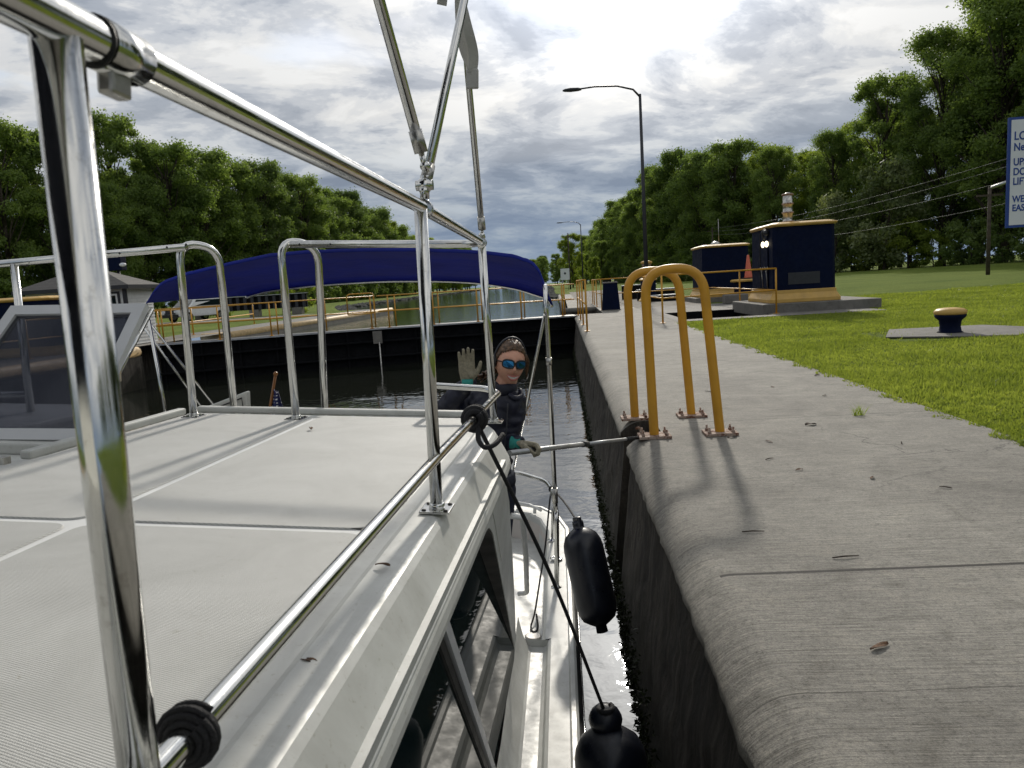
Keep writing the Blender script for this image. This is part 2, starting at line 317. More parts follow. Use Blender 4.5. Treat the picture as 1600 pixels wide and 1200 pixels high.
# ------------------------------------------------------------------ mesh helpers
ORG={}
class MB:
    def __init__(s): s.v=[]; s.f=[]; s.sm=[]
    def add(s,vs,fs,smooth=False):
        o=len(s.v); s.v+= [tuple(p) for p in vs]; s.f+=[tuple(i+o for i in f) for f in fs]
        s.sm+=[smooth]*len(fs) if isinstance(smooth,bool) else list(smooth); return s
    def box(s,c,d,rot=None,tf=None):
        hx,hy,hz=d[0]/2,d[1]/2,d[2]/2; vs=[]
        for z in(-hz,hz):
            for x,y in((-hx,-hy),(hx,-hy),(hx,hy),(-hx,hy)):
                p=V((x,y,z)); 
                if rot is not None: p=rot@p
                vs.append(p+V(c))
        if tf: vs=[tf(p) for p in vs]
        return s.add(vs,[(0,3,2,1),(4,5,6,7),(0,1,5,4),(1,2,6,5),(2,3,7,6),(3,0,4,7)])
    def b6(s,x0,x1,y0,y1,z0,z1,tf=None): return s.box(((x0+x1)/2,(y0+y1)/2,(z0+z1)/2),(x1-x0,y1-y0,z1-z0),None,tf)
    def tube(s,pts,r,n=12,closed=False,caps=True):
        pts=[V(p) for p in pts]; m=len(pts); rr=r if isinstance(r,(list,tuple)) else [r]*m
        T=[]
        for i in range(m):
            a=pts[i-1] if (i>0 or closed) else pts[i]; b=pts[(i+1)%m] if (i<m-1 or closed) else pts[i]
            t=(b-a); T.append(t.normalized() if t.length>1e-9 else V((0,0,1)))
        up=V((0,0,1)) if abs(T[0].z)<.9 else V((1,0,0)); nrm=T[0].cross(up).normalized(); vs=[]
        for i in range(m):
            if i: 
                nrm=(nrm-T[i]*nrm.dot(T[i])); nrm=nrm.normalized() if nrm.length>1e-6 else T[i].orthogonal().normalized()
            bn=T[i].cross(nrm)
            for k in range(n):
                a=2*PI*k/n; vs.append(pts[i]+(nrm*math.cos(a)+bn*math.sin(a))*rr[i])
        fs=[];sm=[]
        for i in range(m if closed else m-1):
            j=(i+1)%m
            for k in range(n):
                l=(k+1)%n; fs.append((i*n+k,i*n+l,j*n+l,j*n+k)); sm.append(True)
        if caps and not closed:
            fs.append(tuple(range(n-1,-1,-1))); fs.append(tuple((m-1)*n+k for k in range(n))); sm+=[False,False]
        return s.add(vs,fs,sm)
    def lathe(s,prof,c=(0,0,0),n=24,axis=None,smooth=True):
        # prof: (radius,height) list; axis: rotation matrix
        vs=[];fs=[];c=V(c)
        for (r,h) in prof:
            for k in range(n):
                a=2*PI*k/n; p=V((r*math.cos(a),r*math.sin(a),h))
                if axis is not None: p=axis@p
                vs.append(p+c)
        for i in range(len(prof)-1):
            for k in range(n):
                l=(k+1)%n; fs.append((i*n+k,i*n+l,(i+1)*n+l,(i+1)*n+k))
        sm=[smooth]*len(fs)
        fs.append(tuple(range(n-1,-1,-1))); fs.append(tuple((len(prof)-1)*n+k for k in range(n))); sm+=[False,False]
        return s.add(vs,fs,sm)
    def loft(s,rings,closed_ring=True,caps=True,smooth=True):
        n=len(rings[0]); vs=[p for r in rings for p in r]; fs=[]
        for i in range(len(rings)-1):
            for k in range(n if closed_ring else n-1):
                l=(k+1)%n; fs.append((i*n+k,i*n+l,(i+1)*n+l,(i+1)*n+k))
        sm=[smooth]*len(fs)
        if caps and closed_ring: fs.append(tuple(range(n-1,-1,-1))); fs.append(tuple((len(rings)-1)*n+k for k in range(n))); sm+=[False,False]
        return s.add(vs,fs,sm)
    def prism(s,poly,off,tf=None):
        n=len(poly); off=V(off); a=[V(p) for p in poly]; vs=a+[p+off for p in a]
        if tf: vs=[tf(p) for p in vs]
        fs=[tuple(range(n-1,-1,-1)),tuple(range(n,2*n))]+[(i,(i+1)%n,n+(i+1)%n,n+i) for i in range(n)]
        return s.add(vs,fs)
    def sphere(s,c,r,n=16,m=10,fn=None):
        vs=[];fs=[];c=V(c); r=V(r) if not isinstance(r,(int,float)) else V((r,r,r))
        for i in range(m+1):
            t=PI*i/m
            for k in range(n):
                a=2*PI*k/n; d=V((math.sin(t)*math.cos(a),math.sin(t)*math.sin(a),math.cos(t)))
                p=V((d.x*r.x,d.y*r.y,d.z*r.z))
                if fn: p=fn(d,p)
                vs.append(p+c)
        for i in range(m):
            for k in range(n):
                l=(k+1)%n; fs.append((i*n+k,(i+1)*n+k,(i+1)*n+l,i*n+l))
        return s.add(vs,fs,True)
def fillet(pts,r,n=6):
    pts=[V(p) for p in pts]; out=[pts[0]]
    for i in range(1,len(pts)-1):
        p=pts[i]; a=pts[i-1]-p; b=pts[i+1]-p; rr=r if isinstance(r,(int,float)) else r[i-1]
        d=min(rr,a.length*.49,b.length*.49); A=p+a.normalized()*d; Bq=p+b.normalized()*d
        for k in range(n+1):
            t=k/n; out.append(A*(1-t)**2+p*2*t*(1-t)+Bq*t*t)
    out.append(pts[-1]); return out
def spline(pts,n=8):
    pts=[V(p) for p in pts]; q=[pts[0]*2-pts[1]]+pts+[pts[-1]*2-pts[-2]]; out=[]
    for i in range(1,len(q)-2):
        for k in range(n):
            t=k/n; a,b,c,d=q[i-1],q[i],q[i+1],q[i+2]
            out.append(.5*((2*b)+(c-a)*t+(2*a-5*b+4*c-d)*t*t+(3*b-a-3*c+d)*t**3))
    out.append(pts[-1]); return out
def thing(name,label,cat,loc,group=None):
    o=bpy.data.objects.new(name,None); COL.objects.link(o); o.location=loc; o.empty_display_size=.2
    o['label']=label; o['category']=cat
    if group: o['group']=group
    ORG[o.name]=V(loc); return o
def build(name,mb,m,parent=None,label=None,bevel=0,org=None):
    L=ORG[parent.name] if parent is not None else V(org) if org is not None else V((0,0,0))
    me=bpy.data.meshes.new(name); me.from_pydata([tuple(V(p)-L) for p in mb.v],[],mb.f)
    me.polygons.foreach_set('use_smooth',mb.sm); me.materials.append(M[m] if isinstance(m,str) else m); me.update()
    o=bpy.data.objects.new(name,me); COL.objects.link(o)
    if parent is not None: o.parent=parent
    else: o.location=L
    ORG[o.name]=L
    if label: o['label']=label
    if bevel:
        b=o.modifiers.new('bevel','BEVEL'); b.width=bevel; b.segments=2; b.limit_method='ANGLE'; b.angle_limit=R(40)
    return o
def tag(o,label,cat,group=None): o['label']=label; o['category']=cat; (group and o.__setitem__('group',group)); return o
def struct(o,kind='structure'): o['kind']=kind; return o
def smoothed(o,ang=35):
    o.data.polygons.foreach_set('use_smooth',[True]*len(o.data.polygons))
    try: o.data.set_sharp_from_angle(angle=R(ang))
    except Exception: pass
    return o
def copy_tree(o,loc,label=None,rz=None):
    c=o.copy(); COL.objects.link(c); c.location=loc; ORG[c.name]=V(loc)
    if label: c['label']=label
    if rz is not None: c.rotation_euler=(0,0,rz)
    for ch in [x for x in bpy.data.objects if x.parent==o]:
        d=ch.copy(); COL.objects.link(d); d.parent=c
        for g2 in [x for x in bpy.data.objects if x.parent==ch]:
            e=g2.copy(); COL.objects.link(e); e.parent=d
    return c
def gridcells(xs,ys,holes,zf):
    mb=MB(); idx={}
    def vi(i,j):
        if (i,j) not in idx: idx[(i,j)]=len(mb.v); mb.v.append((xs[i],ys[j],zf(xs[i],ys[j])))
        return idx[(i,j)]
    for i in range(len(xs)-1):
        for j in range(len(ys)-1):
            cx,cy=(xs[i]+xs[i+1])/2,(ys[j]+ys[j+1])/2
            if any(a<cx<b and c<cy<d for a,b,c,d in holes): continue
            mb.f.append((vi(i,j),vi(i+1,j),vi(i+1,j+1),vi(i,j+1))); mb.sm.append(True)
    return mb
def frange(a,b,s):
    n=max(1,int(round((b-a)/s))); return [a+(b-a)*i/n for i in range(n+1)]
ZW=-1.35      # water in the lock chamber
ZP=-.42       # water of the pool above the gate
# ------------------------------------------------------------------ ground
def bank_left(y):
    P=[(27,-13.75),(60,-13.75),(62,-18),(80,-24),(93,-28),(183,-35),(400,-42),(2000,-60)]
    for (a,xa),(b,xb) in zip(P,P[1:]):
        if a<=y<=b: return xa+(xb-xa)*(y-a)/(b-a)
    return -13.75
def bank_right(y):
    P=[(34,0.0),(75,-.3),(95,-1.2),(183,-2),(400,-6),(2000,-30)]
    for (a,xa),(b,xb) in zip(P,P[1:]):
        if a<=y<=b: return xa+(xb-xa)*(y-a)/(b-a)
    return 0.0
def lawn_z(x,y):
    if x<8: return -.012
    t=min(1,(x-8)/12); return -.012+t*(.10+.30*(noise.noise(V((x*.045,y*.045,1.3))))+ .45*max(0,min(1,(x-30)/25)))
PIT=(3.45,5.85,21.1,25.4)
xs=sorted(set([3.08,3.45,5.85,8,9.5]+frange(9.5,60,2.5)+[80,120,250,600,1500])); ys=sorted(set([-60,-20]+frange(-10,20.3,2)+[21.1,25.4,31]+frange(31,130,4)+[160,220,400,700]))
gr=gridcells(xs,ys,[(PIT[0],PIT[1],PIT[2],PIT[3])],lawn_z)
struct(build('lawn_ground',gr,'grass'))
# far and left ground: strips that follow the banks
def strip(fx,y0,y1,n,xfar,zs,name,m):
    mb=MB(); Y=[y0*(y1/y0)**(i/n) for i in range(n+1)]
    rows=[[(fx(y)+dx,y,z) for dx,z in zs]+[(xfar,y,zs[-1][1])] for y in Y]
    k=len(rows[0]); 
    for r in rows: mb.v+=r
    for i in range(n):
        for j in range(k-1):
            mb.f.append((i*k+j,i*k+j+1,(i+1)*k+j+1,(i+1)*k+j)); mb.sm.append(False)
    return struct(build(name,mb,m))
strip(bank_right,60,700,40,3.09,[(-1.5,-1.5),(0,-.35),(.5,-.03),(1.2,-.02)],'canal_bank','grass')
strip(bank_left,60.2,700,40,-900,[(2.5,-1.5),(0,-.35),(-1.2,-.03),(-3,-.02)],'canal_bank','grass')
mb=gridcells([-900,-300,-100,-60,-40,-25,-19.0],[-60,0,12,20,28,40,60.2],[],lambda x,y:-.015); struct(build('lawn_ground',mb,'grass'))
mb=gridcells([-19.0,-16.3],[-60,0,12,20,24,28.5,40,60.2],[],lambda x,y:-.015); struct(build('lawn_ground',mb,'grass'))
mb=gridcells([-16.3,-14.0],[-60,0,12,20,24,28.5,40,60.2],[],lambda x,y:-.004); struct(build('gravel_path',mb,'dirt'))
mb=gridcells([-60,-42,-19.0],[49.5,52,56.5],[],lambda x,y:-.006); struct(build('gravel_road',mb,'dirt'))
mb=gridcells([.95,1.7,3.08],[34,40,60,90],[],lambda x,y:-.008); struct(build('gravel_path',mb,'dirt'))
mb=gridcells([3.08,4.6,6.0],[31,34.5,60,90],[],lambda x,y:.004 if x<5 else .0); struct(build('gravel_path',mb,'dirt'))
# far ground behind everything
mb=MB(); mb.add([(-1500,698,-.03),(1500,698,-.03),(1500,2500,-.03),(-1500,2500,-.03)],[(0,1,2,3)]); struct(build('far_ground',mb,'grass'))
mb=MB(); mb.add([(-.4,60,-.03),(3.1,60,-.03),(3.1,60.01,-.03),(-.4,60.01,-.03)],[(0,1,2,3)])
# ------------------------------------------------------------------ quay pavement
# cut the ladder niche out of the deck
def deck(name,x0,x1,y0,y1,holes):
    X=sorted(set([x0,x1]+[h[0] for h in holes]+[h[1] for h in holes])); Y=sorted(set([y0,y1]+[h[2] for h in holes]+[h[3] for h in holes]))
    X=[x for x in X if x0<=x<=x1]; Y=[y for y in Y if y0<=y<=y1]
    return struct(build(name,gridcells(X,Y,holes,lambda x,y:0.0),'deckc'))
deck('quay_pavement',.66,3.08,-8,28.3,[(.66,.75,5.87,6.46)])
deck('quay_pavement',1.55,3.08,28.3,34,[])
deck('quay_pavement',.28,.95,34,75,[])
# apron round the pit, 4 mm proud of the lawn sheet
mb=gridcells([3.08,3.45,5.85,8.6],[20.3,21.1,25.4,31],[PIT],lambda x,y:.004); struct(build('concrete_apron',mb,'slab'))
mb=MB(); a,b_,c,d=PIT; e=.7
for q in ([(a,c,.003),(a,d,.003),(a,d,-e),(a,c,-e)],[(b_,d,.003),(b_,c,.003),(b_,c,-e),(b_,d,-e)],[(a,d,.003),(b_,d,.003),(b_,d,-e),(a,d,-e)],[(b_,c,.003),(a,c,.003),(a,c,-e),(b_,c,-e)],[(a,c,-e),(b_,c,-e),(b_,d,-e),(a,d,-e)]): mb.add(q,[(0,1,2,3)])
struct(build('machinery_pit',mb,'gate'))
# ------------------------------------------------------------------ lock walls
def wall_prof():
    P=[(.66,0)]
    for k in range(1,9):
        t=k/8; P.append((.66-.20*t,-.095*t**2.2))
    P+= [(.456,-.125),(.462,-.15),(.484,-.19)]+[(.484-.13*(-(z)-.25)/1.1,z) for z in [-.27-.075*i for i in range(24)]]
    return P
WP=wall_prof()
def sweep(Y,prof,jit=.02,x_off=0,sgn=1,flip=False):
    rings=[]
    for y in Y:
        r=[]
        for i,(x,z) in enumerate(prof):
            a=0 if i<10 else jit*min(1,(i-9)/3)
            a*=min(1,abs(y-5.87)/.15,abs(y-6.46)/.15) if y<8 else 1
            n=noise.fractal(V((y*2.2,z*3.0,3)),.8,2.1,5)*a*1.4
            e=(noise.fractal(V((y*6,z*6,9)),.9,2.1,3)*.006 if i>8 else 0)
            if 9<=i<=11: e+=noise.fractal(V((y*7,0,5)),.9,2.3,6)*.011+.004*noise.noise(V((y*40,1,5)))
            r.append(V((x_off+sgn*(x+n+e),y,z+(e if i==9 else 0))))
        rings.append(r)
    return rings
lw=thing('lock_wall','weathered concrete lock wall with rounded top edge beside the boat, right of the water','wall',(.66,0,ZW-.6))
mb=MB(); mb.loft(sweep(frange(-4,5.87,.06),WP),False); mb.loft(sweep(frange(6.46,18,.09)+frange(18,28.3,.3)[1:],WP),False)
# niche sides and back
for y in (5.87,6.46):
    mb.add([V((x,y,z)) for x,z in WP]+[V((.75,y,WP[-1][1])),V((.75,y,0))],[tuple(range(len(WP)+2))])
ring=[V((.75,y,z)) for y in (5.87,6.46) for z in (0,-2.0)]; mb.add(ring,[(0,1,3,2)])
cap=[i for i,f in enumerate(mb.f)]
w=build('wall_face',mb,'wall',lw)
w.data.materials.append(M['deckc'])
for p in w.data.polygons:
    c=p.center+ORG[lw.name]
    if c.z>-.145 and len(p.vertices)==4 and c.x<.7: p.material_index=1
lad=MB()
for sy in (5.97,6.36): lad.tube([(.64,sy,-.12),(.64,sy,-3.4)],.02,8)
for i in range(11): lad.tube([(.64,5.97,-.15-.3*i),(.64,6.36,-.15-.3*i)],.014,8)
build('ladder',lad,'rust',lw,label='rusty recessed wall ladder')
# dark flecks modelled for the wall's wobbly reflection at the water line
mb=MB()
for i in range(7000):
    y=-3+31*random.random()**1.6; z=ZW+abs(random.gauss(0,.10)); x=.484-.13*(-(z)-.25)/1.1-random.random()*.05*(1-min(1,(z-ZW)/.25)); l=random.uniform(.015,.05)
    d=V((random.uniform(-1,.2),random.uniform(-1,1),random.uniform(-1,.6))).normalized()*l; s=V((random.uniform(-1,1),random.uniform(-1,1),random.uniform(-1,1)))*.012
    p=V((x,y,z)); mb.add([p-s,p+s,p+d],[(0,1,2)])
o=build('waterline_reflection',mb,mk_leaf('reflection_dark',(.006,.009,.004),(.02,.028,.007),.2,4),lw); o['kind']='stuff'
# gate recess beyond the chamber wall and the wall of the upper pool
rw=thing('gate_recess_wall','dark recessed concrete wall behind the closed gate, right side, with pale top edge','wall',(1,31,-3))
mb=MB()
mb.add([(1.55,28.3,0),(1.55,34,0),(1.55,34,-3.4),(1.55,28.3,-3.4)],[(0,1,2,3)])
mb.add([(1.55,34,.0),(0,34,0),(0,34,-3.4),(1.55,34,-3.4)],[(0,1,2,3)]); mb.add([(.45,28.3,0),(1.55,28.3,0),(1.55,28.3,-3.4),(.45,28.3,-3.4)],[(3,2,1,0)])
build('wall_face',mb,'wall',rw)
mb=MB(); mb.tube([(.0,34.1,-.06),(1.55,34.1,-.06)],.12,12); build('edge_cap',mb,'slab',rw)
uw=thing('upper_pool_wall','pale-capped concrete wall along the right of the upper canal pool','wall',(0,50,-1))
mb=MB(); mb.add([(0.02,34,-.1),(-.28,75,-.1),(-.28,75,-3),(0.02,34,-3)],[(3,2,1,0)]); build('wall_face',mb,'wall',uw)
mb=MB(); mb.tube([(.10,34.1,-.11),(-.19,75,-.11)],.14,12); mb.tube([(-.19,75,-.11),(.8,75,-.11)],.14,12); build('edge_cap',mb,'slab',uw)
# left chamber wall
WL=[(-13.75-.02,0)]
lf=thing('lock_wall','dark concrete lock wall with tan painted rounded cap, far left of the water','wall',(-13.7,10,ZW-.6))
mb=MB(); rings=[]
for y in frange(-20,23.2,.5):
    rings.append([V((-13.72+.04*noise.noise(V((y*.8,z,2))),y,z)) for z in [-.3-.25*i for i in range(13)]])
mb.loft(rings,False); mb.add([(-13.72,23.2,-.0),(-15.0,23.2,0),(-15.0,23.2,-3.4),(-13.72,23.2,-3.4)],[(0,1,2,3)]); mb.add([(-15,23.2,0),(-15,29,0),(-15,29,-3.4),(-15,23.2,-3.4)],[(0,1,2,3)])
build('wall_face',mb,'wall',lf)
mb=MB(); mb.tube([(-13.86,-20,-.16),(-13.86,23.15,-.16)],.17,14); o=build('edge_cap',mb,'cream_cap',lf)
mb=gridcells([-15.0,-14,-13.84],[-60,0,10,23.2],[],lambda x,y:.004); struct(build('quay_pavement',mb,'slab'))
ul=thing('upper_pool_wall','pale stained concrete wall with tan cap along the left of the upper canal pool','wall',(-14,45,-1))
mb=MB(); mb.add([(-13.75,30,-.1),(-13.75,60,-.1),(-13.75,60,-3),(-13.75,30,-3)],[(0,1,2,3)]); mb.add([(-13.75,60,-.1),(-18,62,-.1),(-18,62,-3),(-13.75,60,-3)],[(0,1,2,3)]); mb.add([(-15,29.9,-.0),(-13.75,29.9,0),(-13.75,29.9,-3),(-15,29.9,-3)],[(0,1,2,3)])
build('wall_face',mb,'slab',ul)
mb=MB(); mb.tube([(-13.9,30,-.13),(-13.9,60,-.13)],.17,12); mb.tube([(-13.9,29.9,-.13),(-15,29.9,-.13)],.17,12); build('edge_cap',mb,'cream_cap',ul)
mb=gridcells([-16.5,-15.0,-13.9],[30,40,60],[],lambda x,y:.004); struct(build('quay_pavement',mb,'slab'))
mb=gridcells([-18.6,-15.0],[23.2,28.5],[],lambda x,y:.004); struct(build('quay_pavement',mb,'slab'))
# ------------------------------------------------------------------ water
mb=gridcells([-15,-7,.95],[-30,0,10,20,29.5],[],lambda x,y:ZW); struct(build('lock_water',mb,'water'))
mb=gridcells([-95,-50,-13.9,-5,1.55],[27.6,60,100,300,800,2400],[(-95,-13.9,27.6,60)],lambda x,y:ZP); struct(build('canal_water',mb,'pool'))
# ------------------------------------------------------------------ mitre gate
GL,GM,GR=V((-13.75,24.3,0)),V((-6.75,26.75,0)),V((.50,27.9,0))
def gate_leaf(A,B,label,posts):
    d=(B-A); L=d.length; d.normalize(); nrm=V((d.y,-d.x,0))   # towards the chamber
    t=thing('lock_gate_leaf',label,'lock gate',(A+B)/2+V((0,0,ZW-.6)))
    P=lambda s,n,z:A+d*s+nrm*n+V((0,0,z))
    mb=MB(); mb.prism([P(0,0,-.06),P(L,0,-.06),P(L,0,-3.4),P(0,0,-3.4)],-nrm*.5); build('skin_plate',mb,'gate',t)
    mb=MB()
    for z in (-.45,-1.0,-1.55,-2.15): mb.prism([P(0,.003,z),P(L,.003,z),P(L,.003,z-.05),P(0,.003,z-.05)],nrm*.22)
    x=.1
    while x<L: mb.prism([P(x,.003,-.08),P(x+.06,.003,-.08),P(x+.06,.003,-3.3),P(x,.003,-3.3)],nrm*.12); x+=L/6.02
    build('girder',mb,'gate',t,label='horizontal and vertical stiffener ribs')
    mb=MB(); mb.prism([P(0,.25,-.055),P(L,.25,-.055),P(L,-.62,-.055),P(0,-.62,-.055)],V((0,0,.055))); build('walkway',mb,'darkgrey',t)
    mb=MB(); mb.prism([P(0,.253,-.004),P(L,.253,-.004),P(L,.253,-.05),P(0,.253,-.05)],nrm*.01); build('walkway_edge',mb,'galv',t)
    for n_,nm in ((.18,'handrail'),):
        mb=MB()
        for z in (.60,1.16): mb.tube([P(0.05,n_,z),P(L-.05,n_,z)],.021,8)
        build(nm,mb,'yellow',t)
        for s in posts:
            mb=MB(); mb.tube([P(s*L,n_,0.0),P(s*L,n_,1.16)],.027,8); mb.box(P(s*L,n_,.012),(.12,.12,.02)); build('post',mb,'yellow',t)
    mb=MB()
    for z in (.60,1.16): mb.tube([P(0.05,-.55,z),P(L-.05,-.55,z)],.022,8)
    build('handrail',mb,'yellow',t)
    for s in posts: mb=MB(); mb.tube([P(s*L+.2,-.55,0),P(s*L+.2,-.55,1.16)],.025,8); build('post',mb,'yellow',t)
    return t,P,L
t1,P1,L1=gate_leaf(GL,GM,'left leaf of the black steel mitre gate with yellow handrails','0.03 .27 .50 .73 .97'.split() and (.03,.27,.50,.73,.97))
t2,P2,L2=gate_leaf(GM,GR,'right leaf of the black steel mitre gate, ending at the near quay','x' and (.06,.28,.50,.72,.93))
mb=MB(); mb.prism([P1(L1-.22,.26,-.1),P1(L1+.1,.26,-.1),P1(L1+.1,.26,-.55),P1(L1-.22,.26,-.55)],V((0,-.05,0))); build('mitre_plate',mb,'slab',t1)
mb=MB(); mb.tube([P1(L1-.02,.31,-.5),P1(L1-.02,.31,-2.7)],.03,6); build('seal_strip',mb,'chromew',t1)
# rounded panel in the gate railing
mb=MB(); mb.tube(fillet([P1(L1*.86,.19,.55),P1(L1*.86,.19,1.28),P1(L1*.99,.19,1.28),P1(L1*.99,.19,.55),P1(L1*.86,.19,.55)],.15),.022,8); build('gate_bar',mb,'yellow',t1)
# ------------------------------------------------------------------ railings
def railing(name,label,pts,posts,h=1.27,mid=.66,group=None,r=.024,m='yellow'):
    t=thing(name,label,'railing',pts[0],group)
    P=[V(p) for p in pts]
    mb=MB(); mb.tube(fillet([p+V((0,0,h)) for p in P],.06) if len(P)>2 else [p+V((0,0,h)) for p in P],r,10); build('top_rail',mb,m,t)
    mb=MB(); mb.tube([p+V((0,0,mid)) for p in P],r*.85,8); build('mid_rail',mb,m,t)
    for p in posts:
        p=V(p); mb=MB(); mb.tube([p,p+V((0,0,h))],r*1.05,10); mb.box(p+V((0,0,.008)),(.14,.14,.016)); build('post',mb,m,t)
    return t
railing('railing','yellow handrail of close-set posts along the quay edge in front of the gate',[(.6,18.55,0),(.59,27.7,0)],[(.6,18.55,0),(.59,21.4,0),(.59,24.2,0),(.585,27.6,0)])
railing('railing','yellow handrail further back beside the gate recess, behind the small navy box',[(1.64,30.9,0),(1.70,41,0)],[(1.64,30.9,0),(1.66,35.5,0),(1.68,38.6,0),(1.70,41,0)])
railing('railing','yellow pipe railing around the sunken pit, ending before the big navy booth',[(6.05,21.5,0),(6.12,26.1,0),(6.1,31,0)],[(6.05,21.5,0),(6.12,26.1,0)])
railing('railing','long yellow handrail crossing the quay from the gate to the pit corner',[(2.66,24.2,0),(2.67,20.05,0),(6.05,21.5,0)],[(2.66,24.2,0),(2.67,20.05,0)])
railing('railing','long yellow handrail across the quay in front of the far navy booth',[(1.66,31.0,0),(2.9,31.3,0),(6.3,31.0,0)],[(2.9,31.3,0)])
railing('railing','pale-topped yellow railing on the left bank between shed and steel panels',[(-15.4,24.8,0),(-15.4,30,0),(-17,40,0)],[(-15.4,24.9,0),(-15.4,27.4,0),(-15.4,30,0),(-16.2,35,0),(-17,40,0)],h=1.1,mid=.55,r=.03)
railing('railing','yellow railing on the left quay seen through the tinted windscreen',[(-15.2,12,0),(-15.2,22.8,0)],[(-15.2,12+2.7*i,0) for i in range(5)],h=1.1,mid=.55)
# ladder grab hoops
def hoop(label,y,x0,x1,t0,t1,h):
    t=thing('grab_hoop',label,'handrail',((x0+x1)/2,y,0),'yellow ladder grab hoops')
    mb=MB(); mb.tube(fillet([(x0,y,.02),(t0,y,h-.0),(t1,y,h-.0),(x1,y,.02)],.20,10),.0365,18,caps=False); build('hoop_tube',mb,'yellow',t)
    for x in (x0,x1):
        mb=MB(); mb.box((x,y,.012),(.25,.19,.022)); pl=build('base_plate',mb,'rust',t,bevel=.003)
        for dx in(-.09,.09):
            for dy in(-.06,.06): mb=MB(); mb.lathe([(.014,0),(.014,.016),(.008,.017),(.008,.042)],(x+dx,y+dy,.024),8); build('bolt',mb,'rust',pl)
hoop('nearer of the two yellow grab hoops bolted beside the lock ladder',5.77,.672,1.18,.64,1.075,1.30)
hoop('farther of the two yellow grab hoops, partly behind the nearer one',6.57,.600,1.098,.575,1.015,1.30)
# ------------------------------------------------------------------ booths and boxes on the right quay
def rrect(cx,cy,w,d,c,z):
    x0,x1,y0,y1=cx-w/2,cx+w/2,cy-d/2,cy+d/2
    return [V(p) for p in ((x0+c,y0,z),(x1-c,y0,z),(x1,y0+c,z),(x1,y1-c,z),(x1-c,y1,z),(x0+c,y1,z),(x0,y1-c,z),(x0,y0+c,z))]
def booth(name,label,cx,cy,w,d,h,z0=0,slab=None,cat='booth'):
    t=thing(name,label,cat,(cx,cy,z0))
    if slab: mb=MB(); mb.b6(*slab); build('plinth',mb,'slab',t,bevel=.02)
    b=.16*h
    mb=MB(); mb.loft([rrect(cx,cy,w+.24,d+.24,.12,z0+.002),rrect(cx,cy,w+.24,d+.24,.12,z0+b*.28),rrect(cx,cy,w+.06,d+.06,.1,z0+b*.72),rrect(cx,cy,w+.05,d+.05,.1,z0+b)],smooth=False); build('base',mb,'tan',t,bevel=.012)
    mb=MB(); mb.loft([rrect(cx,cy,w,d,.1,z0+b*.9),rrect(cx,cy,w*.985,d*.985,.1,z0+h-.08)],smooth=False); bd=build('body',mb,'navy',t,bevel=.01)
    mb=MB(); mb.loft([rrect(cx,cy,w+.04,d+.04,.14,z0+h-.09),rrect(cx,cy,w+.12,d+.12,.14,z0+h-.05),rrect(cx,cy,w+.12,d+.12,.14,z0+h-.01),rrect(cx,cy,w*.9,d*.9,.14,z0+h+.045)],smooth=False); build('roof_cap',mb,'tan',t,bevel=.01)
    return t,bd
bt,bb=booth('control_booth','large navy lock control booth with tan cap and striped lamp stack',7.08,23.5,1.78,2.55,2.28,.26,(5.75,9.05,21.75,25.6,-.1,.26))
mb=MB(); mb.lathe([(.20,0),(.16,.05),(.135,.08),(.135,.30),(.16,.31),(.16,.35),(.135,.36),(.135,.56),(.16,.57),(.16,.61),(.135,.62),(.135,.82),(.10,.90),(.05,.92)],(6.9,23.2,2.57),18); o=build('lamp_stack',mb,'chromew',bt,label='banded metal lamp stack on the roof')
mb=MB()
for z_ in (.33,.59,.86,.06): mb.lathe([(.145,0),(.17,.01),(.17,.045),(.145,.055)],(6.9,23.2,2.545+z_),18)
build('rust_band',mb,'rust',o)
for dy in (-.75,-.35):
    mb=MB(); mb.sphere((6.14,23.5+dy,2.0),(.05,.10,.09),12,8); build('lamp',mb,'lampglass',bt,label='small lit lamp on the side wall')
mb=MB(); mb.tube(spline([(6.17,22.8,2.45),(6.05,22.85,2.35),(6.1,22.9,2.15),(6.18,22.9,2.2)]),.03,8); mb.sphere((6.12,22.7,2.33),.09,12,8); build('conduit',mb,'darkgrey',bt)
mb=MB(); mb.b6(6.158,6.172,22.75,24.3,.70,2.36); dr=build('door',mb,'navy',bt,bevel=.004)
mb=MB(); mb.b6(6.14,6.157,23.515,23.53,.72,2.34); build('door_gap',mb,'rubber',dr)
mb=MB(); mb.b6(6.6,7.5,22.215,22.224,.78,1.12); build('vent_louvre',mb,'darkgrey',bt)
for dy in (-.55,-.05):
    mb=MB(); mb.tube([(6.155,23.3+dy,.7),(6.12,23.3+dy,1.15),(6.12,23.3+dy+.14,1.33)],.013,6); mb.tube([(6.12,23.3+dy,1.15),(6.12,23.3+dy-.14,1.33)],.013,6); build('door_bar',mb,'chromew',bt)
b2,_=booth('control_booth','smaller-looking navy booth with tan cap farther along the quay',7.15,34.2,2.0,2.6,2.22,.2,(5.8,8.6,32.6,35.8,-.1,.2))
mb=MB(); mb.lathe([(.2,0),(.22,.05),(.16,.12),(.05,.18)],(6.95,34,2.46),14); build('roof_vent',mb,'chromew',b2)
mb=MB(); mb.tube([(7.1,34.0,2.45),(7.1,34.0,3.6)],.012,6); build('antenna',mb,'chromew',b2)
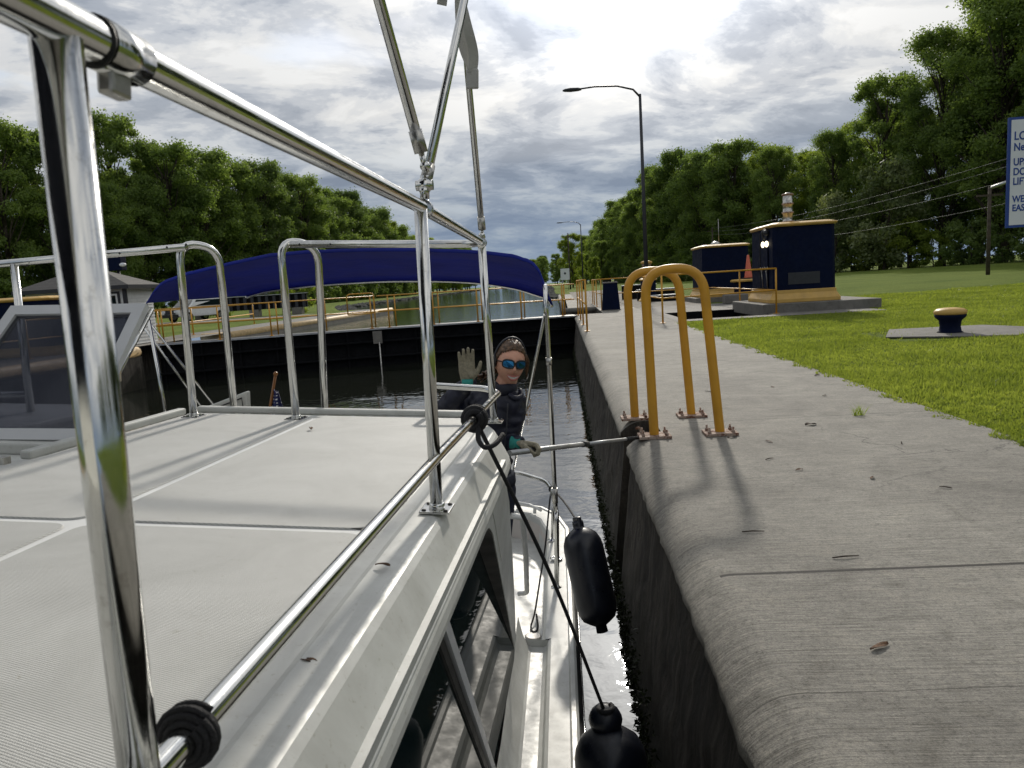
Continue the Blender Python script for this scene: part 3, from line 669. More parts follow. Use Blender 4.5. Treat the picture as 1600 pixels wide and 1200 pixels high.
# navy tapering pedestal box
t=thing('control_pedestal','short tapered navy box with pale lid standing on the quay past the gate','cabinet',(1.98,30.2,0))
mb=MB(); mb.loft([rrect(1.98,30.3,.72,.5,.03,.03),rrect(1.98,30.3,.55,.42,.03,1.10)],smooth=False); build('cabinet_body',mb,'navy',t,bevel=.01)
mb=MB(); mb.loft([rrect(1.98,30.3,.60,.47,.03,1.10),rrect(1.98,30.3,.56,.43,.03,1.15)],smooth=False); build('lid',mb,'slab',t)
mb=MB(); mb.loft([rrect(1.98,30.3,.78,.56,.03,0),rrect(1.98,30.3,.76,.54,.03,.03)],smooth=False); build('foot_plate',mb,'slab',t)
# navy cabinet with rusty vent
t,_=booth('signal_cabinet','low navy cabinet with tan base behind the grab hoops',4.55,39.4,.75,.7,1.15,0,None,'cabinet')
t=thing('vent_stack','rusty mushroom vent with tan cap sticking up beside the lamp post','vent',(4.55,38.6,1.3))
mb=MB(); mb.lathe([(.16,0),(.16,.5),(.24,.62),(.24,.72)],(4.5,39.4,1.21),18); build('stack_pipe',mb,'rust',t)
mb=MB(); mb.lathe([(.27,0),(.31,.05),(.28,.12),(.1,.17)],(4.5,39.4,1.93),18); build('cap',mb,'tan',t)
# cone on low round cabinet
t=thing('low_cabinet','low cabinet with tan lid and tan flared base between the two booths','cabinet',(7.7,33,0))
mb=MB(); mb.lathe([(.62,0),(.60,.1),(.48,.28),(.46,.34)],(7.6,31.6,0),10,smooth=False); build('base',mb,'tan',t)
mb=MB(); mb.lathe([(.42,.34),(.42,.82)],(7.6,31.6,0),10,smooth=False); build('cabinet_body',mb,'navy',t)
mb=MB(); mb.lathe([(.56,.82),(.58,.88),(.5,.92)],(7.6,31.6,0),14,smooth=False); build('lid',mb,'tan',t)
t=thing('traffic_cone','faded orange traffic cone standing on the low tan-lidded cabinet','traffic cone',(7.75,31.5,.925))
mb=MB(); mb.loft([rrect(7.75,31.5,.5,.5,.05,.925),rrect(7.75,31.5,.5,.5,.05,.965)],smooth=False); build('base',mb,'rubber',t)
mb=MB(); mb.lathe([(.19,.0),(.16,.03),(.045,.92),(.03,.93)],(7.75,31.5,.966),18); build('cone_body',mb,'orange',t)
t=build('mossy_block',MB().b6(6.45,7.35,29.9,30.5,0.006,.36),'slab',bevel=.04,org=(6.9,30.2,0)); tag(t,'mossy square concrete block on the apron behind the booth plinth','concrete block')
# low steel beams beyond the pit
for i,(x0,x1,y,z0,z1) in enumerate([(4.4,6.0,37.6,.005,.28),(4.1,6.1,40.6,.01,.55),(3.6,5.6,44.5,.01,.8)]):
    t=build('steel_beam',MB().b6(x0,x1,y,y+.35,z0,z1),'gate',bevel=.01,org=((x0+x1)/2,y,0)); tag(t,['low black steel beam lying on the gravel nearest the pit','middle black steel beam with white top edge beyond the pit','farthest black steel beam lying beyond the pit'][i],'steel beam','steel beams lying beyond the pit')
    mb=MB().b6(x0-.02,x1+.02,y-.03,y+.38,z1+.003,z1+.05); build('top_flange',mb,'white',t) if 0 else None
    o=build('top_flange',mb,'white'); o.data.transform(Matrix.Translation(-V(((x0+x1)/2,y,0)))); o.parent=t
# bollard
def bollard(label,c,s=1.0):
    t=thing('bollard',label,'bollard',c)
    mb=MB(); mb.lathe([(a*s,b*s) for a,b in [(.20,0),(.17,.02),(.155,.10),(.17,.2),(.235,.26),(.24,.30)]],c,28); build('body',mb,'navy',t)
    mb=MB(); mb.lathe([(a*s,b*s) for a,b in [(.235,.302),(.25,.325),(.245,.36),(.20,.395),(.10,.41),(.01,.414)]],c,28); build('cap',mb,'tan',t)
    return t
bz=lawn_z(6.5,12.8)+.035
bollard('squat navy mooring bollard with tan mushroom cap on a pad in the lawn',(6.48,12.9,bz))
mb=MB(); mb.prism([(5.35,12.7,bz-.02),(6.0,14.1,bz-.02),(7.6,14.0,bz-.02),(8.1,12.6,bz-.02),(7.0,11.9,bz-.02),(6.2,12.2,bz-.02)],V((0,0,.02))); struct(build('concrete_pad',mb,'slab'))
# sign board at the right
t=thing('lock_sign','tall white information sign with blue border and blue lettering, cut off at the right','sign',(6.55,11.0,0))
sy=10.9; sx0=6.20; 
mb=MB(); mb.b6(sx0,sx0+1.95,sy,sy+.03,1.62,3.10); build('board',mb,'signblue',t)
mb=MB(); mb.b6(sx0+.035,sx0+1.915,sy-.004,sy-.001,1.655,3.065); build('sign_face',mb,'white_sign',t)
for x in (sx0+.38,sx0+1.6): build('post',MB().b6(x,x+.09,sy+.033,sy+.12,0,3.0),'navy',t)
def text(s,loc,size,parent,m,font_sc=1,bold=0):
    c=bpy.data.curves.new('lettering','FONT'); c.body=s; c.size=size; c.extrude=.0015; c.offset=bold
    tmp=bpy.data.objects.new('tmp_text',c); COL.objects.link(tmp); bpy.context.view_layer.update()
    me=bpy.data.meshes.new_from_object(tmp.evaluated_get(bpy.context.evaluated_depsgraph_get())); bpy.data.objects.remove(tmp)
    me.transform(Matrix.Scale(font_sc,4,(1,0,0))); me.transform(Matrix.Rotation(R(90),4,'X')); me.transform(Matrix.Translation(V(loc)-ORG[parent.name]))
    me.materials.clear(); me.materials.append(M[m]); o=bpy.data.objects.new('lettering',me); COL.objects.link(o); o.parent=parent; return o
for s_,z_,sz,fs in [('LOCK 21',2.80,.155,.85),('New London',2.655,.145,.8),('UPSTREAM  ELEV',2.46,.135,.82),('DOWNSTREAM',2.33,.135,.82),('LIFT',2.20,.135,.82),('WESTBOUND',1.965,.125,.82),('EASTBOUND',1.845,.125,.82)]:
    text(s_,(sx0+.07,sy-.006,z_),sz,t,'signblue',fs,.003)
# street lamps
def lamp(label,x,y,h=9.4):
    t=thing('street_lamp',label,'street lamp',(x,y,0),'street lamps along the lock')
    mb=MB(); mb.tube([(x,y,0),(x,y,h*.5),(x,y,h)],[.11,.085,.06],12); build('pole',mb,'darkgrey',t)
    mb=MB(); mb.tube([(x,y,h-.12),(x-.3,y,h+.22),(x-1.0,y,h+.42),(x-2.0,y,h+.47),(x-2.75,y,h+.42)],[.05,.045,.04,.038,.035],8); build('arm',mb,'darkgrey',t)
    mb=MB(); mb.loft([[V((x-2.6-dx,y+w*c,h+.40+zz)) for c,zz in ((-1,0),(-.7,.07*k),(.7,.07*k),(1,0),(.7,-.05*k),(-.7,-.05*k))] for dx,w,k in ((0,.05,.6),(.15,.12,1),(.5,.17,1.1),(.75,.13,.8),(.85,.04,.4))]); build('lamp_head',mb,'darkgrey',t)
lamp('nearer tall black street lamp with a curved arm over the canal',3.98,35)
lamp('distant street lamp far down the quay, small against the sky',3.3,110)
# distant white sign, utility poles, wires
t=thing('white_sign','small distant white square sign on a post at the canal bank','sign',(.70,110,0))
mb=MB(); mb.b6(.05,1.35,110,110.05,1.55,3.2); build('board',mb,'white_sign',t)
mb=MB(); mb.lathe([(.16,0),(.16,.01)],(.7,109.98,2.5),12,Matrix.Rotation(R(90),3,'X')); build('emblem',mb,'darkgrey',t)
for x in(.3,1.1): mb=MB(); mb.tube([(x,110.1,-.02),(x,110.1,1.6)],.04,6); build('post',mb,'galv',t)
def upole(label,x,y,h,arm=None):
    t=thing('utility_pole',label,'utility pole',(x,y,0))
    mb=MB(); mb.tube([(x,y,0),(x,y,h)],[.13,.10],8); build('pole',mb,'bark',t)
    mb=MB(); mb.b6(x-.8,x+.8,y-.06,y+.06,h-.6,h-.48); build('crossarm',mb,'bark',t)
    if arm: mb=MB(); mb.tube([(x,y,h-.1),(x+1.3,y-.6,h+.35)],.10,8); build('arm',mb,'galv',t)
upole('thin utility pole by the far canal bank beside the white sign',1.55,122,9.0)
upole('weathered pole with a pale angled arm in front of the dark wood at right',27.4,50,5.6,True)
upole('far utility pole above the second navy booth',24.1,120,8.3)
def cable(label,A,B,sag):
    A,B=V(A),V(B); mb=MB(); mb.tube([A.lerp(B,i/14)-V((0,0,sag*4*(i/14)*(1-i/14))) for i in range(15)],.016,5)
    tag(build('overhead_wire',mb,'cablegrey',org=A),label,'cable','overhead wires in front of the wood')
far=(24.1,120,8.2)
cable('topmost overhead wire crossing in front of the right wood',(29.5,45,7.6),(24.1,120,8.2),.9)
cable('second overhead wire from the top before the right wood',(29.3,45,7.1),(24.3,120,7.7),1.0)
cable('third overhead wire from the top before the right wood',(29.2,46,6.1),(24.1,120,7.2),1.0)
cable('lowest overhead wire crossing in front of the right wood',(29.2,46,4.7),(24.1,120,5.9),1.0)
# ------------------------------------------------------------------ left bank: shed, booth, signal, truck, panels
t=thing('lock_shed','small white clapboard shed with grey hip roof on the left quay','shed',(-16.3,25.6,0))
x0,x1,y0,y1,hz=-18.3,-14.72,24.4,26.0,2.05
mb=MB()
nb=18
for i in range(nb):
    z0=.02+i*(hz-.02)/nb; z1=z0+(hz-.02)/nb
    for (a,b,o) in (((x0,y0),(x1,y0),(0,-.022)),((x1,y0),(x1,y1),(.022,0)),((x1,y1),(x0,y1),(0,.022)),((x0,y1),(x0,y0),(-.022,0))):
        mb.add([(a[0]+o[0],a[1]+o[1],z0),(b[0]+o[0],b[1]+o[1],z0),(b[0],b[1],z1),(a[0],a[1],z1)],[(0,1,2,3)]); mb.add([(a[0],a[1],z0),(b[0],b[1],z0),(b[0]+o[0],b[1]+o[1],z0),(a[0]+o[0],a[1]+o[1],z0)],[(0,1,2,3)])
build('wall',mb,'white',t)
mb=MB(); e=.28; cx,cy=(x0+x1)/2,(y0+y1)/2
q=[V((x0-e,y0-e,hz)),V((x1+e,y0-e,hz)),V((x1+e,y1+e,hz)),V((x0-e,y1+e,hz))]; k=[V((cx-.5,cy,hz+.62)),V((cx+.5,cy,hz+.62))]
mb.add(q+k,[(0,1,5,4),(1,2,5),(2,3,4,5),(3,0,4),(3,2,1,0)]); build('roof',mb,'shingle',t)
mb=MB(); 
for a,b in zip(q,q[1:]+q[:1]):
    o=V((0,0,.13)); mb.add([a-o,b-o,b+V((0,0,.005)),a+V((0,0,.005))],[(0,1,2,3)])
build('fascia',mb,'darkgrey',t)
for (wx,ww) in ((-15.25,.50),(-16.75,.6)):
    mb=MB(); mb.b6(wx-ww/2-.07,wx+ww/2+.07,y0-.06,y0-.025,.95,1.85); f=build('window',mb,'darkgrey',t)
    mb=MB(); mb.b6(wx-ww/2,wx+ww/2,y0-.075,y0-.062,1.02,1.78); build('sash',mb,'white',f)
    mb=MB(); mb.b6(wx-ww/2+.06,wx+ww/2-.06,y0-.085,y0-.078,1.08,1.72); build('pane',mb,'window',f)
mb=MB(); mb.b6(-15.98,-15.84,y0-.08,y0-.03,.02,1.95); build('corner_post',mb,'darkgrey',t); build('corner_post',MB().b6(x1-.1,x1+.03,y0-.05,y0+.02,.02,1.95),'darkgrey',t)
t=thing('signal_light','dark signal box with two white lamps above the shed roof','signal light',(-14.7,28.2,0))
mb=MB(); mb.tube([(-17.2,28.2,0),(-17.2,28.2,3.1)],.06,8); build('post',mb,'darkgrey',t)
mb=MB(); mb.b6(-17.6,-16.95,28.0,28.4,2.75,3.55); build('housing',mb,'navy',t,bevel=.02)
for z_ in (2.95,3.35): mb=MB(); mb.sphere((-16.86,27.98,z_),(.13,.12,.075),10,7); build('lamp',mb,'white_sign',t)
t,_=booth('control_booth','navy booth with tan cap on the left quay behind the windscreen',-16.55,22.0,2.6,1.7,1.74,0)
# pickup / SUV
def suv(cx,cy,ang,label):
    t=thing('parked_suv',label,'car',(cx,cy,0)); Rm=Matrix.Rotation(ang,3,'Z')
    T=lambda x,y,z: Rm@V((x,y,z))+V((cx,cy,0))
    prof=[(-2.35,.45),(-2.38,.75),(-2.3,.98),(-1.35,1.12),(-.75,1.62),(-.4,1.72),(1.6,1.72),(2.1,1.55),(2.35,1.05),(2.38,.5),(2.2,.38),(-2.2,.38)]
    mb=MB(); rings=[]
    for y,s in ((-.93,.0),(-.97,.10),(-.80,1),(.80,1),(.97,.10),(.93,0)):
        rings.append([T(x*(.985 if abs(y)>.95 else 1),y*(1 if z<1.1 else .86),z) for x,z in prof])
    rings=[[T(x,y*(1 if z<1.15 else .84),z) for x,z in prof] for y in (-.96,-.9,0,.9,.96)]
    mb.loft(rings,smooth=False); body=build('body',mb,'white',t,bevel=.05)
    mb=MB(); mb.add([T(-1.38,-.80,1.14),T(-1.38,.80,1.14),T(-.80,.72,1.60),T(-.80,-.72,1.60)],[(0,1,2,3)]); 
    for v in range(len(mb.v)): mb.v[v]=tuple(V(mb.v[v])+Rm@V((-.03,0,.02)))
    build('windscreen',mb,'window',t)
    for s in(-1,1): mb=MB(); mb.add([T(-1.0,s*.93,1.16),T(1.9,s*.93,1.16),T(1.6,s*.835,1.6),T(-.6,s*.835,1.6)],[(0,1,2,3)]); build('side_window',mb,'window',t)
    mb=MB(); mb.add([T(-2.40,-.62,.62),T(-2.40,.62,.62),T(-2.37,.62,.92),T(-2.37,-.62,.92)],[(0,1,2,3)]); build('grille',mb,'darkgrey',t)
    mb=MB(); mb.b6(-2.5,-2.34,-.9,.9,.36,.60,lambda p:T(*p)); build('bumper',mb,'rubber',t)
    for s in(-1,1): mb=MB(); mb.b6(-2.42,-2.3,s*.66-.16,s*.66+.16,.72,.90,lambda p:T(*p)); build('headlight',mb,'white_sign',t)
    for x in(-1.45,1.45):
        for s in(-1,1):
            mb=MB(); mb.lathe([(.2,-.11),(.34,-.11),(.36,-.08),(.36,.08),(.34,.11),(.2,.11)],T(x,s*.88,.36),18,Rm@Matrix.Rotation(R(90),3,'X')); wq=build('wheel',mb,'rubber',t)
            mb=MB(); mb.lathe([(.2,-.115),(.2,.115)],T(x,s*.88,.36),12,Rm@Matrix.Rotation(R(90),3,'X')); build('rim',mb,'galv',wq)
    mb=MB(); 
    for x in(-.3,1.2): mb.tube([T(x,-.75,1.86),T(x,.75,1.86)],.025,6)
    for s in(-.7,.7): mb.tube([T(-.4,s,1.72),T(-.4,s,1.86),T(1.4,s,1.86),T(1.4,s,1.72)],.025,6)
    build('roof_rack',mb,'darkgrey',t)
    mb=MB(); mb.tube([T(-.2,-.2,1.88),T(-.2,-.2,2.35)],.05,6); mb.box(T(-.2,-.2,2.4),(.3,.25,.2)); build('beacon',mb,'white',t)
suv(-28.3,56.0,R(66),'white off-road car with roof rack parked facing us on the left bank road')
t=thing('steel_panel_stack','long row of upright dark ribbed steel panels stored on the left bank lawn','steel panels',(-25,58,0))
mb=MB(); mb.b6(-30.2,-20.2,58,58.25,.55,1.62); build('panel',mb,'gate',t)
mb=MB()
for i in range(17): mb.b6(-30.1+.6*i,-29.86+.6*i,57.86,57.99,.55,1.58)
build('rib',mb,'rust' if 0 else 'darkgrey',t)
mb=MB(); mb.b6(-30.3,-20.1,57.8,58.3,1.625,1.68); build('top_flange',mb,'galv',t)
for x in(-29,-24.5,-21): mb=MB(); mb.b6(x-.4,x+.4,57.8,58.4,0,.545); build('support_block',mb,'slab',t)
# stones along the banks: nobody could count them
def stones(f,y0,y1,n,name,dx):
    mb=MB()
    for i in range(n):
        y=y0*(y1/y0)**random.random(); s=random.uniform(.18,.42); c=V((f(y)+random.uniform(*dx),y,random.uniform(ZP-.05,-.12)))
        vs=[V(p)*s+c for p in ((random.uniform(.7,1.1),0,0),(0,random.uniform(.7,1.1),0),(-random.uniform(.7,1.1),0,0),(0,-random.uniform(.7,1.1),0),(0,0,random.uniform(.5,.8)),(0,0,-.5))]
        mb.add(vs,[(0,1,4),(1,2,4),(2,3,4),(3,0,4),(1,0,5),(2,1,5),(3,2,5),(0,3,5)])
    o=build(name,mb,'stone'); o['kind']='stuff'
stones(bank_left,62,420,1800,'riprap',(-.6,1.2)); stones(bank_right,75,300,700,'riprap',(-.9,.3))
# ------------------------------------------------------------------ grass blades on the near lawn
def grass(n):
    u=rng.random(n); y=4.6+ (30-4.6)*u**1.5; xm=3.06+ (y)*0.75+.8
    x=3.0+.05*np.sin(y*7)+.04*np.sin(y*17.3+1)+(np.minimum(xm,22)-3.02)*rng.random(n)
    keep=~((x>2.9)&(x<8.7)&(y>20.2)) & ~((x>5.3)&(x<8.0)&(y>12.0)&(y<14.0)&(rng.random(n)<.93))
    x,y=x[keep],y[keep]; n=len(x)
    z=np.array([lawn_z(a,b) for a,b in zip(x,y)])
    h=rng.uniform(.02,.06,n)*(1+.9*(rng.random(n)<.05))*(.8+.35*np.sin(x*2.1+np.sin(y*1.3))*np.sin(y*1.7+1)); wdt=rng.uniform(.004,.008,n)*(1+y*.09); ang=rng.uniform(0,2*PI,n); lean=rng.normal(0,.5,n); la=rng.uniform(0,2*PI,n)
    P=np.stack([x,y,z],1); s=np.stack([np.cos(ang)*wdt,np.sin(ang)*wdt,0*wdt],1); tip=P+np.stack([np.cos(la)*lean*h,np.sin(la)*lean*h,h],1)
    verts=np.stack([P-s,P+s,tip],1).reshape(-1,3)
    me=bpy.data.meshes.new('grass'); me.vertices.add(3*n); me.vertices.foreach_set('co',verts.astype('f').ravel()); me.loops.add(3*n); me.loops.foreach_set('vertex_index',np.arange(3*n,dtype='i'))
    me.polygons.add(n); me.polygons.foreach_set('loop_start',np.arange(0,3*n,3,dtype='i')); me.update(); me.validate(); me.materials.append(M['blade'])
    o=bpy.data.objects.new('grass',me); COL.objects.link(o); o['kind']='stuff'
grass(330000)
# ------------------------------------------------------------------ trees
def leaf_mesh(name,C,Nn,size,m):
    n=len(C); r=rng.normal(size=(n,3)); nn=Nn+.7*r; nn/=np.linalg.norm(nn,axis=1)[:,None]+1e-9
    a=np.cross(nn,rng.normal(size=(n,3))); a/=np.linalg.norm(a,axis=1)[:,None]+1e-9; b=np.cross(nn,a)
    s=size[:,None]; k=rng.uniform(.45,.8,(n,1))
    vs=np.stack([C-a*s, C-b*s*k+nn*s*.15, C+a*s, C+b*s*k-nn*s*.15],1).reshape(-1,3)
    me=bpy.data.meshes.new(name); me.vertices.add(4*n); me.vertices.foreach_set('co',vs.astype('f').ravel()); me.loops.add(4*n); me.loops.foreach_set('vertex_index',np.arange(4*n,dtype='i'))
    me.polygons.add(n); me.polygons.foreach_set('loop_start',np.arange(0,4*n,4,dtype='i')); me.update(); me.validate(); me.materials.append(M[m]); return me
def tree_proto(seed,H,W,nleaf,m,base=.14,blobs=80,top=1.0,size=(.10,.20)):
    rd=random.Random(seed); tr=MB(); lean=V((rd.uniform(-.5,.5),rd.uniform(-.5,.5),0))
    tp=[V((0,0,-.2)),V((0,0,H*.3))+lean*.4,V((0,0,H*.6))+lean,V((0,0,H*.92))+lean*1.3]
    tr.tube(spline(tp,4),[.30*H/18*(1-.92*i/12) for i in range(13)],8)
    cs=[];rs=[]
    for i in range(blobs):
        h=base+(1-base)*((i+rd.random())/blobs)**.9
        t_=(h-base)/(1-base); env=W*max(.28,(1-abs((t_-.52)/.60)**2.4))**.6
        a=rd.uniform(0,2*PI); rr=env*(rd.uniform(.15,1.0)**.6)*.86
        c=V((math.cos(a)*rr,math.sin(a)*rr,h*H))+lean*h
        c.z=min(c.z,H*.93); r=rd.uniform(.13,.25)*W; cs.append(c); rs.append(r)
        if i%2==0:
            h0=max(.08,h-.22)*H; b=V((0,0,h0))+lean*(h0/H)
            tr.tube([b,b.lerp(c,.5)+V((0,0,rd.uniform(-.3,.6))),c],[.075*H/18*1.4,.05*H/18,.015],5)
    w=np.array([r**2 for r in rs]); w/=w.sum(); idx=rng.choice(blobs,nleaf,p=w)
    d=rng.normal(size=(nleaf,3)); d/=np.linalg.norm(d,axis=1)[:,None]; rad=rng.uniform(.2,1.25,nleaf)**.6
    # ragged lumps
    C0=np.array([list(c) for c in cs])[idx]; Rr=np.array(rs)[idx]
    sc=np.array([1,1,.8]); C=C0+d*sc*(Rr*rad*(1+.42*rng.normal(size=nleaf)*.8))[:,None]
    C[:,2]=np.maximum(C[:,2],H*base*.5)
    size_=rng.uniform(size[0],size[1],nleaf)
    cm=leaf_mesh('crown',C,d,size_,m)
    tm=bpy.data.meshes.new('trunk'); tm.from_pydata(tr.v,[],tr.f); tm.polygons.foreach_set('use_smooth',tr.sm); tm.materials.append(M['bark'])
    return cm,tm
protos=[tree_proto(1,21,5.2,42000,'leaf'),tree_proto(2,22,5.0,42000,'leafd'),tree_proto(3,20,5.6,42000,'leaf',.10,70),tree_proto(4,23,4.6,42000,'leaf',.12,96),tree_proto(5,20,5.0,36000,'leafy',.08),tree_proto(6,28,5.8,70000,'leaf',.12,130,1,(.09,.18)),tree_proto(7,28,6.4,70000,'leafd',.10,120,1,(.09,.18))]
shr=[tree_proto(11,4.2,2.6,5000,'leafd',.02,26,1,(.09,.18)),tree_proto(12,4.6,2.4,5000,'leaf',.02,26,1,(.09,.18)),tree_proto(13,4.5,2.4,5000,'leafy',.02,24,1,(.08,.16)),tree_proto(14,8,3.6,9000,'leafp',.05,34,1,(.09,.17))]
def plant(kind,pr,x,y,s,label,cat,group,sz=None):
    o=bpy.data.objects.new(kind,None); COL.objects.link(o); o.location=(x,y,lawn_z(x,y) if x>3 else -.02); o.rotation_euler=(0,0,random.uniform(0,6.28)); o.scale=(s,s,sz or s*random.uniform(.94,1.08))
    o['label']=label; o['category']=cat; o['group']=group
    for nm,me in (('trunk',pr[1]),('crown',pr[0])):
        c=bpy.data.objects.new(nm,me); COL.objects.link(c); c.parent=o
# right wood
def interp(P,y):
    for (a,xa),(b,xb) in zip(P,P[1:]):
        if a<=y<=b: return xa+(xb-xa)*(y-a)/(b-a)
    return P[-1][1]
def along(P,step):
    out=[];P=[V((*p,0)) for p in P]; 
    for a,b in zip(P,P[1:]):
        n=max(1,int((b-a).length/step))
        for i in range(n): out.append(a.lerp(b,i/n))
    return out
RP=[(66,-70),(66,20),(60,62),(52,78),(46,92),(38,108),(30,124),(25,142),(21.5,170),(19,210),(17.5,300),(15,430)]
RIGHT='trees of the wood beyond the right lawn'; LEFT='trees of the wood along the left bank'
for row,(off,step) in enumerate([(0,6.2),(6,6.8),(13,9)]):
    for i_,p in enumerate(along(RP,step)):
        if (p.y>130 and row==2) or (p.y<40 and (row or i_%2)) or (p.y>300 and row): continue
        x=p.x+off+random.uniform(-1.3,1.3); y=p.y+off*.6+random.uniform(-2,2)
        near=p.y<99 or (p.y<128 and random.random()<.5)
        if near: pr=random.choice([protos[5],protos[6],protos[5]]); s=random.uniform(.86,1.0)*(1.14 if 30<p.y<90 else 1.0)*(1.08 if p.y<75 else 1); s*=(.73 if 99<p.y<128 else 1)
        else: pr=random.choice([protos[0],protos[2],protos[3],protos[4],protos[0]]); s=random.uniform(.92,1.12)
        plant('tree',pr,x,y,s*(1+.03*row)*(1.03 if 128<=p.y<175 else 1),('tall dark leafy tree towering at the right end of the right wood' if p.y<90 else ('rounded crown in the dense far wood receding along the canal, right bank' if p.y>175 else 'leafy deciduous tree in the dense wood beyond the right lawn')),'tree','receding trees of the right bank' if p.y>175 else RIGHT if p.y>=90 else 'tallest trees of the right wood')
for p in along([(56,60),(48,74),(42,88),(34,104),(27,120),(22,138),(18.5,170),(16.5,210)],2.7):
    k=random.choice([0,0,0,1,1,2]); plant('shrub',shr[k],p.x+random.uniform(-.8,.8),p.y+random.uniform(-1,1),random.uniform(.8,1.3),'bushy undergrowth shrub at the foot of the right wood','shrub','undergrowth along the right wood')
plant('tree',shr[3],38.5,92,1.5,'pale-flowering small tree standing in front of the dark right wood','tree',RIGHT)
plant('tree',shr[3],34.5,97,1.1,'lower pale-leaved bush tree left of the pale-flowering one','tree',RIGHT)
# left wood
LP=[(-84,-70),(-84,0),(-78,38),(-70,56),(-62,72),(-56,90),(-52,110),(-50,135),(-50,180),(-52,240),(-54,330),(-54,440)]
for row,(off,step) in enumerate([(0,6.3),(-7,6.8),(-14,8.5)]):
    for i_,p in enumerate(along(LP,step)):
        if (p.y>130 and row==2) or (p.y<25 and (row or i_%2)) or (p.y>300 and row): continue
        x=p.x+off+random.uniform(-1.5,1.5); y=p.y+random.uniform(-2.2,2.2)
        pr=random.choice([protos[0],protos[1],protos[2],protos[3],protos[0]] if p.y<200 else [protos[0],protos[4],protos[2]])
        s=random.uniform(.82,1.04)*(.78 if p.y<75 else .98 if p.y<100 else 1.12)
        plant('tree',pr,x,y,s,'rounded crown in the far part of the left bank wood, receding along the canal' if y>190 else 'leafy deciduous tree in the near dense wood along the left bank','tree','receding trees of the left bank' if y>190 else LEFT)
for p in along([(-72,40),(-62,60),(-54,80),(-49,100),(-46,135),(-47,180),(-49,240)],4.2):
    plant('shrub',shr[random.choice([0,0,1])],p.x+random.uniform(-1,1),p.y+random.uniform(-1,1),random.uniform(.8,1.3),'bushy undergrowth shrub at the foot of the left wood','shrub','undergrowth along the left wood')
for x,y,s in [(-31,66,.75),(-23,64,.7)]: plant('shrub',shr[2],x,y,s,'small bright green shrub just behind the steel panels','shrub','shrubs behind the steel panels')
# trees closing the canal
plant('tree',protos[4],2.6,158,.58,'bright green young tree standing alone by the far lamp post','tree','lone far trees')
plant('tree',protos[2],-14,640,1.1,'hazy far tree closing the canal','tree','far trees closing the canal')
for i in range(26):
    plant('tree',protos[i%5],-62+random.uniform(-3,3)+i*4.6,random.uniform(480,660),random.uniform(.75,1.15),'hazy far tree closing the canal','tree','far trees closing the canal')
for x,y,s in [(5.5,230,.45),(9,260,.5),(11.5,205,.55),(8,180,.33)]: plant('tree',protos[4 if s<.5 else 0],x,y,s,'small pale green far tree right of the far lamp post','tree','small trees past the far lamp')
# ------------------------------------------------------------------ the boat (r = to starboard, a = ahead, u = up, from the helm)
RB=V((0.99763167,-0.02674998,-0.06336793)); AB=V((0.02524272,0.99938186,-0.02446837)); UB=V((0.06398329,0.02281083,0.99769023))
def B(r,a,u): return V((0,0,CH))+RB*r+AB*a+UB*u
BT=lambda p: B(*p)
boat=thing('motor_boat','white cabin motor boat with steel rails and blue bimini lying along the lock wall','boat',B(-1.6,3,-2.65))
HB=[(-6,.25),(-5.4,.75),(-4.5,1.15),(-3,1.48),(-1,1.61),(1,1.635),(3.1,1.635),(4.8,1.59),(6.65,1.532),(7.1,1.42),(7.35,1.25),(7.45,1.0),(7.5,.5),(7.51,0.0)]
def hb(a):
    for (p,x),(q,y) in zip(HB,HB[1:]):
        if p<=a<=q: return x+(y-x)*(a-p)/(q-p)
    return 0
RC=-1.6
SA=frange(-6,3.1,.45)+[3.6,4.1,4.45,4.8,5.4,6,6.65,6.9,7.1,7.25,7.35,7.41,7.45,7.48,7.5,7.51]
path=[V((RC+hb(a),a,0)) for a in SA]
def outline(pth,sec,tf):
    """sweep section (inward d,u) along a plan path"""
    rings=[]
    for i,p in enumerate(pth):
        a=pth[max(0,i-1)]; b=pth[min(len(pth)-1,i+1)]; t=(b-a).normalized(); n=V((-t.y,t.x,0))
        rings.append([tf(p+n*d+V((0,0,u))) for d,u in sec])
    return rings
# hull sides
mb=MB()
sec=[(0,-2.13),(.0,-2.30),(.03,-2.9),(.09,-3.6),(.25,-4.25),(.7,-4.6)]
mb.loft(outline(path,sec,BT),False)
pl=[V((RC-hb(a),a,0)) for a in SA][::-1]; mb.loft(outline(pl,sec,BT),False)
build('hull',mb,'gel',boat)
mb=MB(); sec=[(-.005,-2.155),(-.028,-2.165),(-.03,-2.20),(-.005,-2.21)]
mb.loft(outline(path,sec,BT),False); mb.loft(outline(pl,sec,BT),False); build('rub_rail',mb,'rubber',boat)
mb=MB(); mb.tube([B(p.x+.032,p.y,-2.183) for p in path[6:]],.006,6); build('rub_strip',mb,'steel',boat)
# side deck, starboard
i4=SA.index(4.45); mb=MB()
sec=[(0,-2.14),(-.002,-2.105),(.012,-2.095),(.035,-2.095),(.045,-2.108),(.15,-2.118),(.168,-2.13),(.18,-2.165),(.20,-2.178),(.275,-2.178),(.29,-2.17),(.325,-2.11),(.345,-2.04),(.36,-1.98)]
mb.loft(outline(path[:i4+1],sec,BT),False); o=smoothed(build('side_deck',mb,'gel',boat),22)
